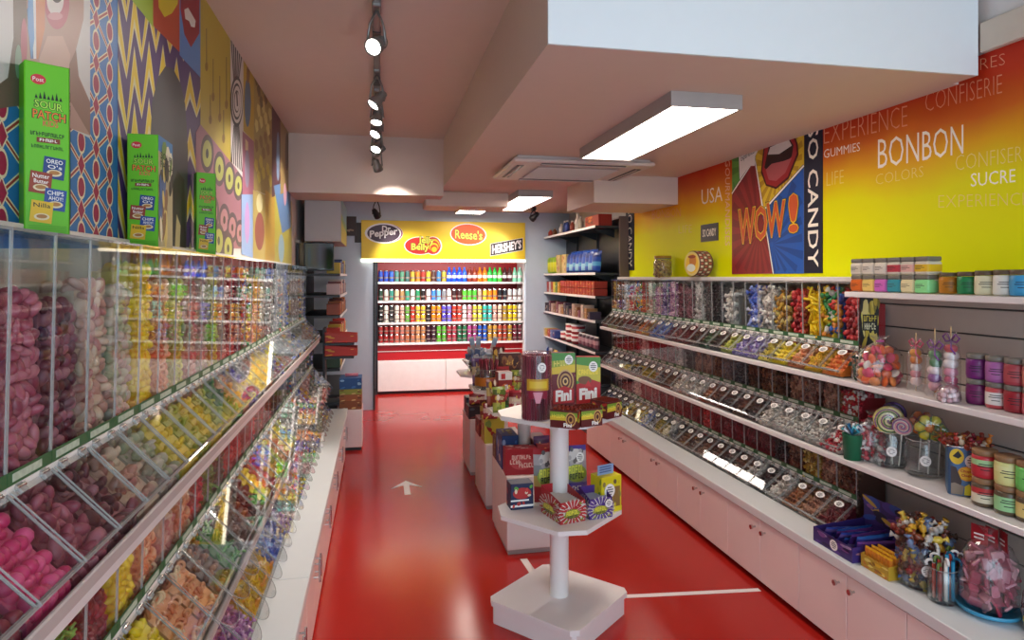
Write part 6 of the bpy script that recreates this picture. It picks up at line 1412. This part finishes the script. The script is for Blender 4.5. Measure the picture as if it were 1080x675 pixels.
# ================================================================= LEFT FAR END
hdr = empty('header_box', (-.545, 6.62, 1.94), 'plain grey header box hanging under the beam at the end of the mural wall', 'header box')
MB().box(-.14, -.1, 0, .2, 1.0, .42, mat('header_grey', 'b9b1b0', .5, var=.02), .004).build('box', hdr)
mb = MB(); S = Sheet(mb, lambda a, b: Vector((.2003, -.1+a*1.1, b*.42)), (1, 0, 0)); S.rect(0, 0, 1, 1, col('7ab0d0')); S.poly([(0, 0), (1, 0), (1, .35), (0, .5)], col('c8c060')); S.poly([(0, .5), (1, .35), (1, .5), (0, .65)], col('8ab88a')); mb.build('printed_side', hdr)
t = empty('display_screen', (-.555, 6.56, 1.66), 'black glossy screen panel under the grey header box', 'screen')
MB().box(-.14, 0, 0, .14, .03, .27, BLACK, .004).build('casing', t); MB().box(-.13, -.003, .01, .13, -.0005, .26, mat('screen_glass', '0c1210', .06, spec=.8)).build('screen', t)
t = empty('shelving_unit', (-.56, 7.2, 0), 'dark shelving unit with white shelf edges beyond the left dispensers', 'shelving unit')
MB().box(-.19, -.75, 0, -.17, .75, 1.92, DARK).build('back_panel', t)
for z in (1.63, 1.42, 1.22, .98, .7, .45): MB().box(-.17, -.6, z-.022, .2, .75, z, DARK).box(.2, -.6, z-.02, .206, .75, z+.004, LACK).build('shelf', t)
MB().box(-.17, -.55, 0, .17, .75, .42, DARK).build('base', t)
for lv, z in enumerate((1.632, 1.422, 1.222, .982, .702)):
    for i, y in enumerate(lin_(6.75, 7.8, 7)):
        c = [['c8a838', '3a4a8a', '2a3a6a', '5a8aa0', '8a3a3a', 'd8c860', '3a3a44'], ['b89898', '8a4a4a', 'c8b8b0', 'a05a5a', '4a4a6a', 'b8a0a0', '6a3a3a'], ['8a3a1c', 'a85a28', '6a2a18', 'c8843a', '8a4a2a', 'b06a30', '7a3a20'], ['a82a20', 'c8a030', 'a03020', 'd8b040', '8a3020', 'c84030', 'd8a838'], ['4a5a3a', 'c8a848', '8a3a2a', '3a4a6a', 'b0a090', '6a2a2a', '8a7a3a']][lv][i]
        carton('snack_box', (-.43, y, z), .11, .13, .11+.02*(i % 3), PI/2, c, {'front': pat([c, 'd8c8b0', '6a2a24'], 6, i)}, '%s box on the %s dark shelf beyond the left dispensers' % (hexname(c), ('top', 'second', 'third', 'fourth', 'fifth')[lv]), 'box', '%s boxes on the %s left-hand dark shelf' % (hexname(c), ('top', 'second', 'third', 'fourth', 'fifth')[lv]))
for i, y in enumerate((6.4, 6.46)):
    pass
# sloping red cartons and stacked game cartons at the end of the left counter
for i, (y, z, c) in enumerate(((6.42, .86, 'b02818'), (6.42, .985, 'a83020'))):
    tray_box('display_carton', (-.34, y, z), .22, .3, .1, PI/2, c, 'red and gold open carton at the end of left dispensers, %s one' % ('lower', 'upper')[i], 'display carton', front=pat(['c8a030', 'b02818', 'd8c060'], 10, i), side=pat(['b02818', 'c88a2a'], 8, 3), sides=('left', 'right'))
t = empty('end_rack', (-.34, 6.42, .4), 'dark two-step rack holding the red cartons at the end of left dispensers', 'rack'); MB().box(-.16, -.12, 0, .12, .12, .03, DARK).build('base', t)
MB().box(-.16, -.11, .03, -.14, .11, .72, DARK).build('back', t)
for z in (.435, .56): MB().box(-.14, -.11, z, .12, .11, z+.02, DARK).build('step', t)
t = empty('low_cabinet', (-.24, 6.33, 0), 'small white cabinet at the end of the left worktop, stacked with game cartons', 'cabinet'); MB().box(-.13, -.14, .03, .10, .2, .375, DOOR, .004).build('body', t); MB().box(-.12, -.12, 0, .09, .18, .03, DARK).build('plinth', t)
z = .3765
for c, h, lb in (('8a4a20', .075, 'lowest, brown'), ('9a5428', .06, 'third, rust brown'), ('8a8a30', .05, 'second, olive green'), ('1c4a80', .1, 'topmost, dark blue')):
    carton('game_carton', (-.245, 6.33, z), .2, .24, h, 0, c, {'front': pat([c, 'd8b070', '6a3a1c'] if c != '1c4a80' else [c, '3a6aa8', '8ab0d0'], 9, 3), 'right': pat([c, 'b88a50'], 6, 2)}, 'flat carton on the small white cabinet: %s' % lb, 'carton'); z += h+.0008
packet('snack_bag', (-.24, 6.33, z), .12, .03, .03, ['d08a98', 'c87888'], 0, 'little pink pack lying on top of the dark blue carton', 'packet')
# brown boards on the far wall
t = empty('brown_sign', (-.3, 8.02, 2.06), 'dark brown sign of two overlapping boards on the far wall left of the banner', 'sign')
MB().box(-.14, 0, .03, .05, .02, .26, col('3a2c26'), .002).build('board', t); MB().box(.03, .021, -.05, .12, .029, .19, col('35271f'), .002).build('board', t)
mb = MB(); S = Sheet(mb, lambda a, b: Vector((a, -.0003, b)), (0, -1, 0)); S.poly([(-.1, .09), (-.02, .11), (.02, .1), (.02, .085), (-.02, .09), (-.03, .075)], col('a08a70')); mb.build('pale_mark', t)
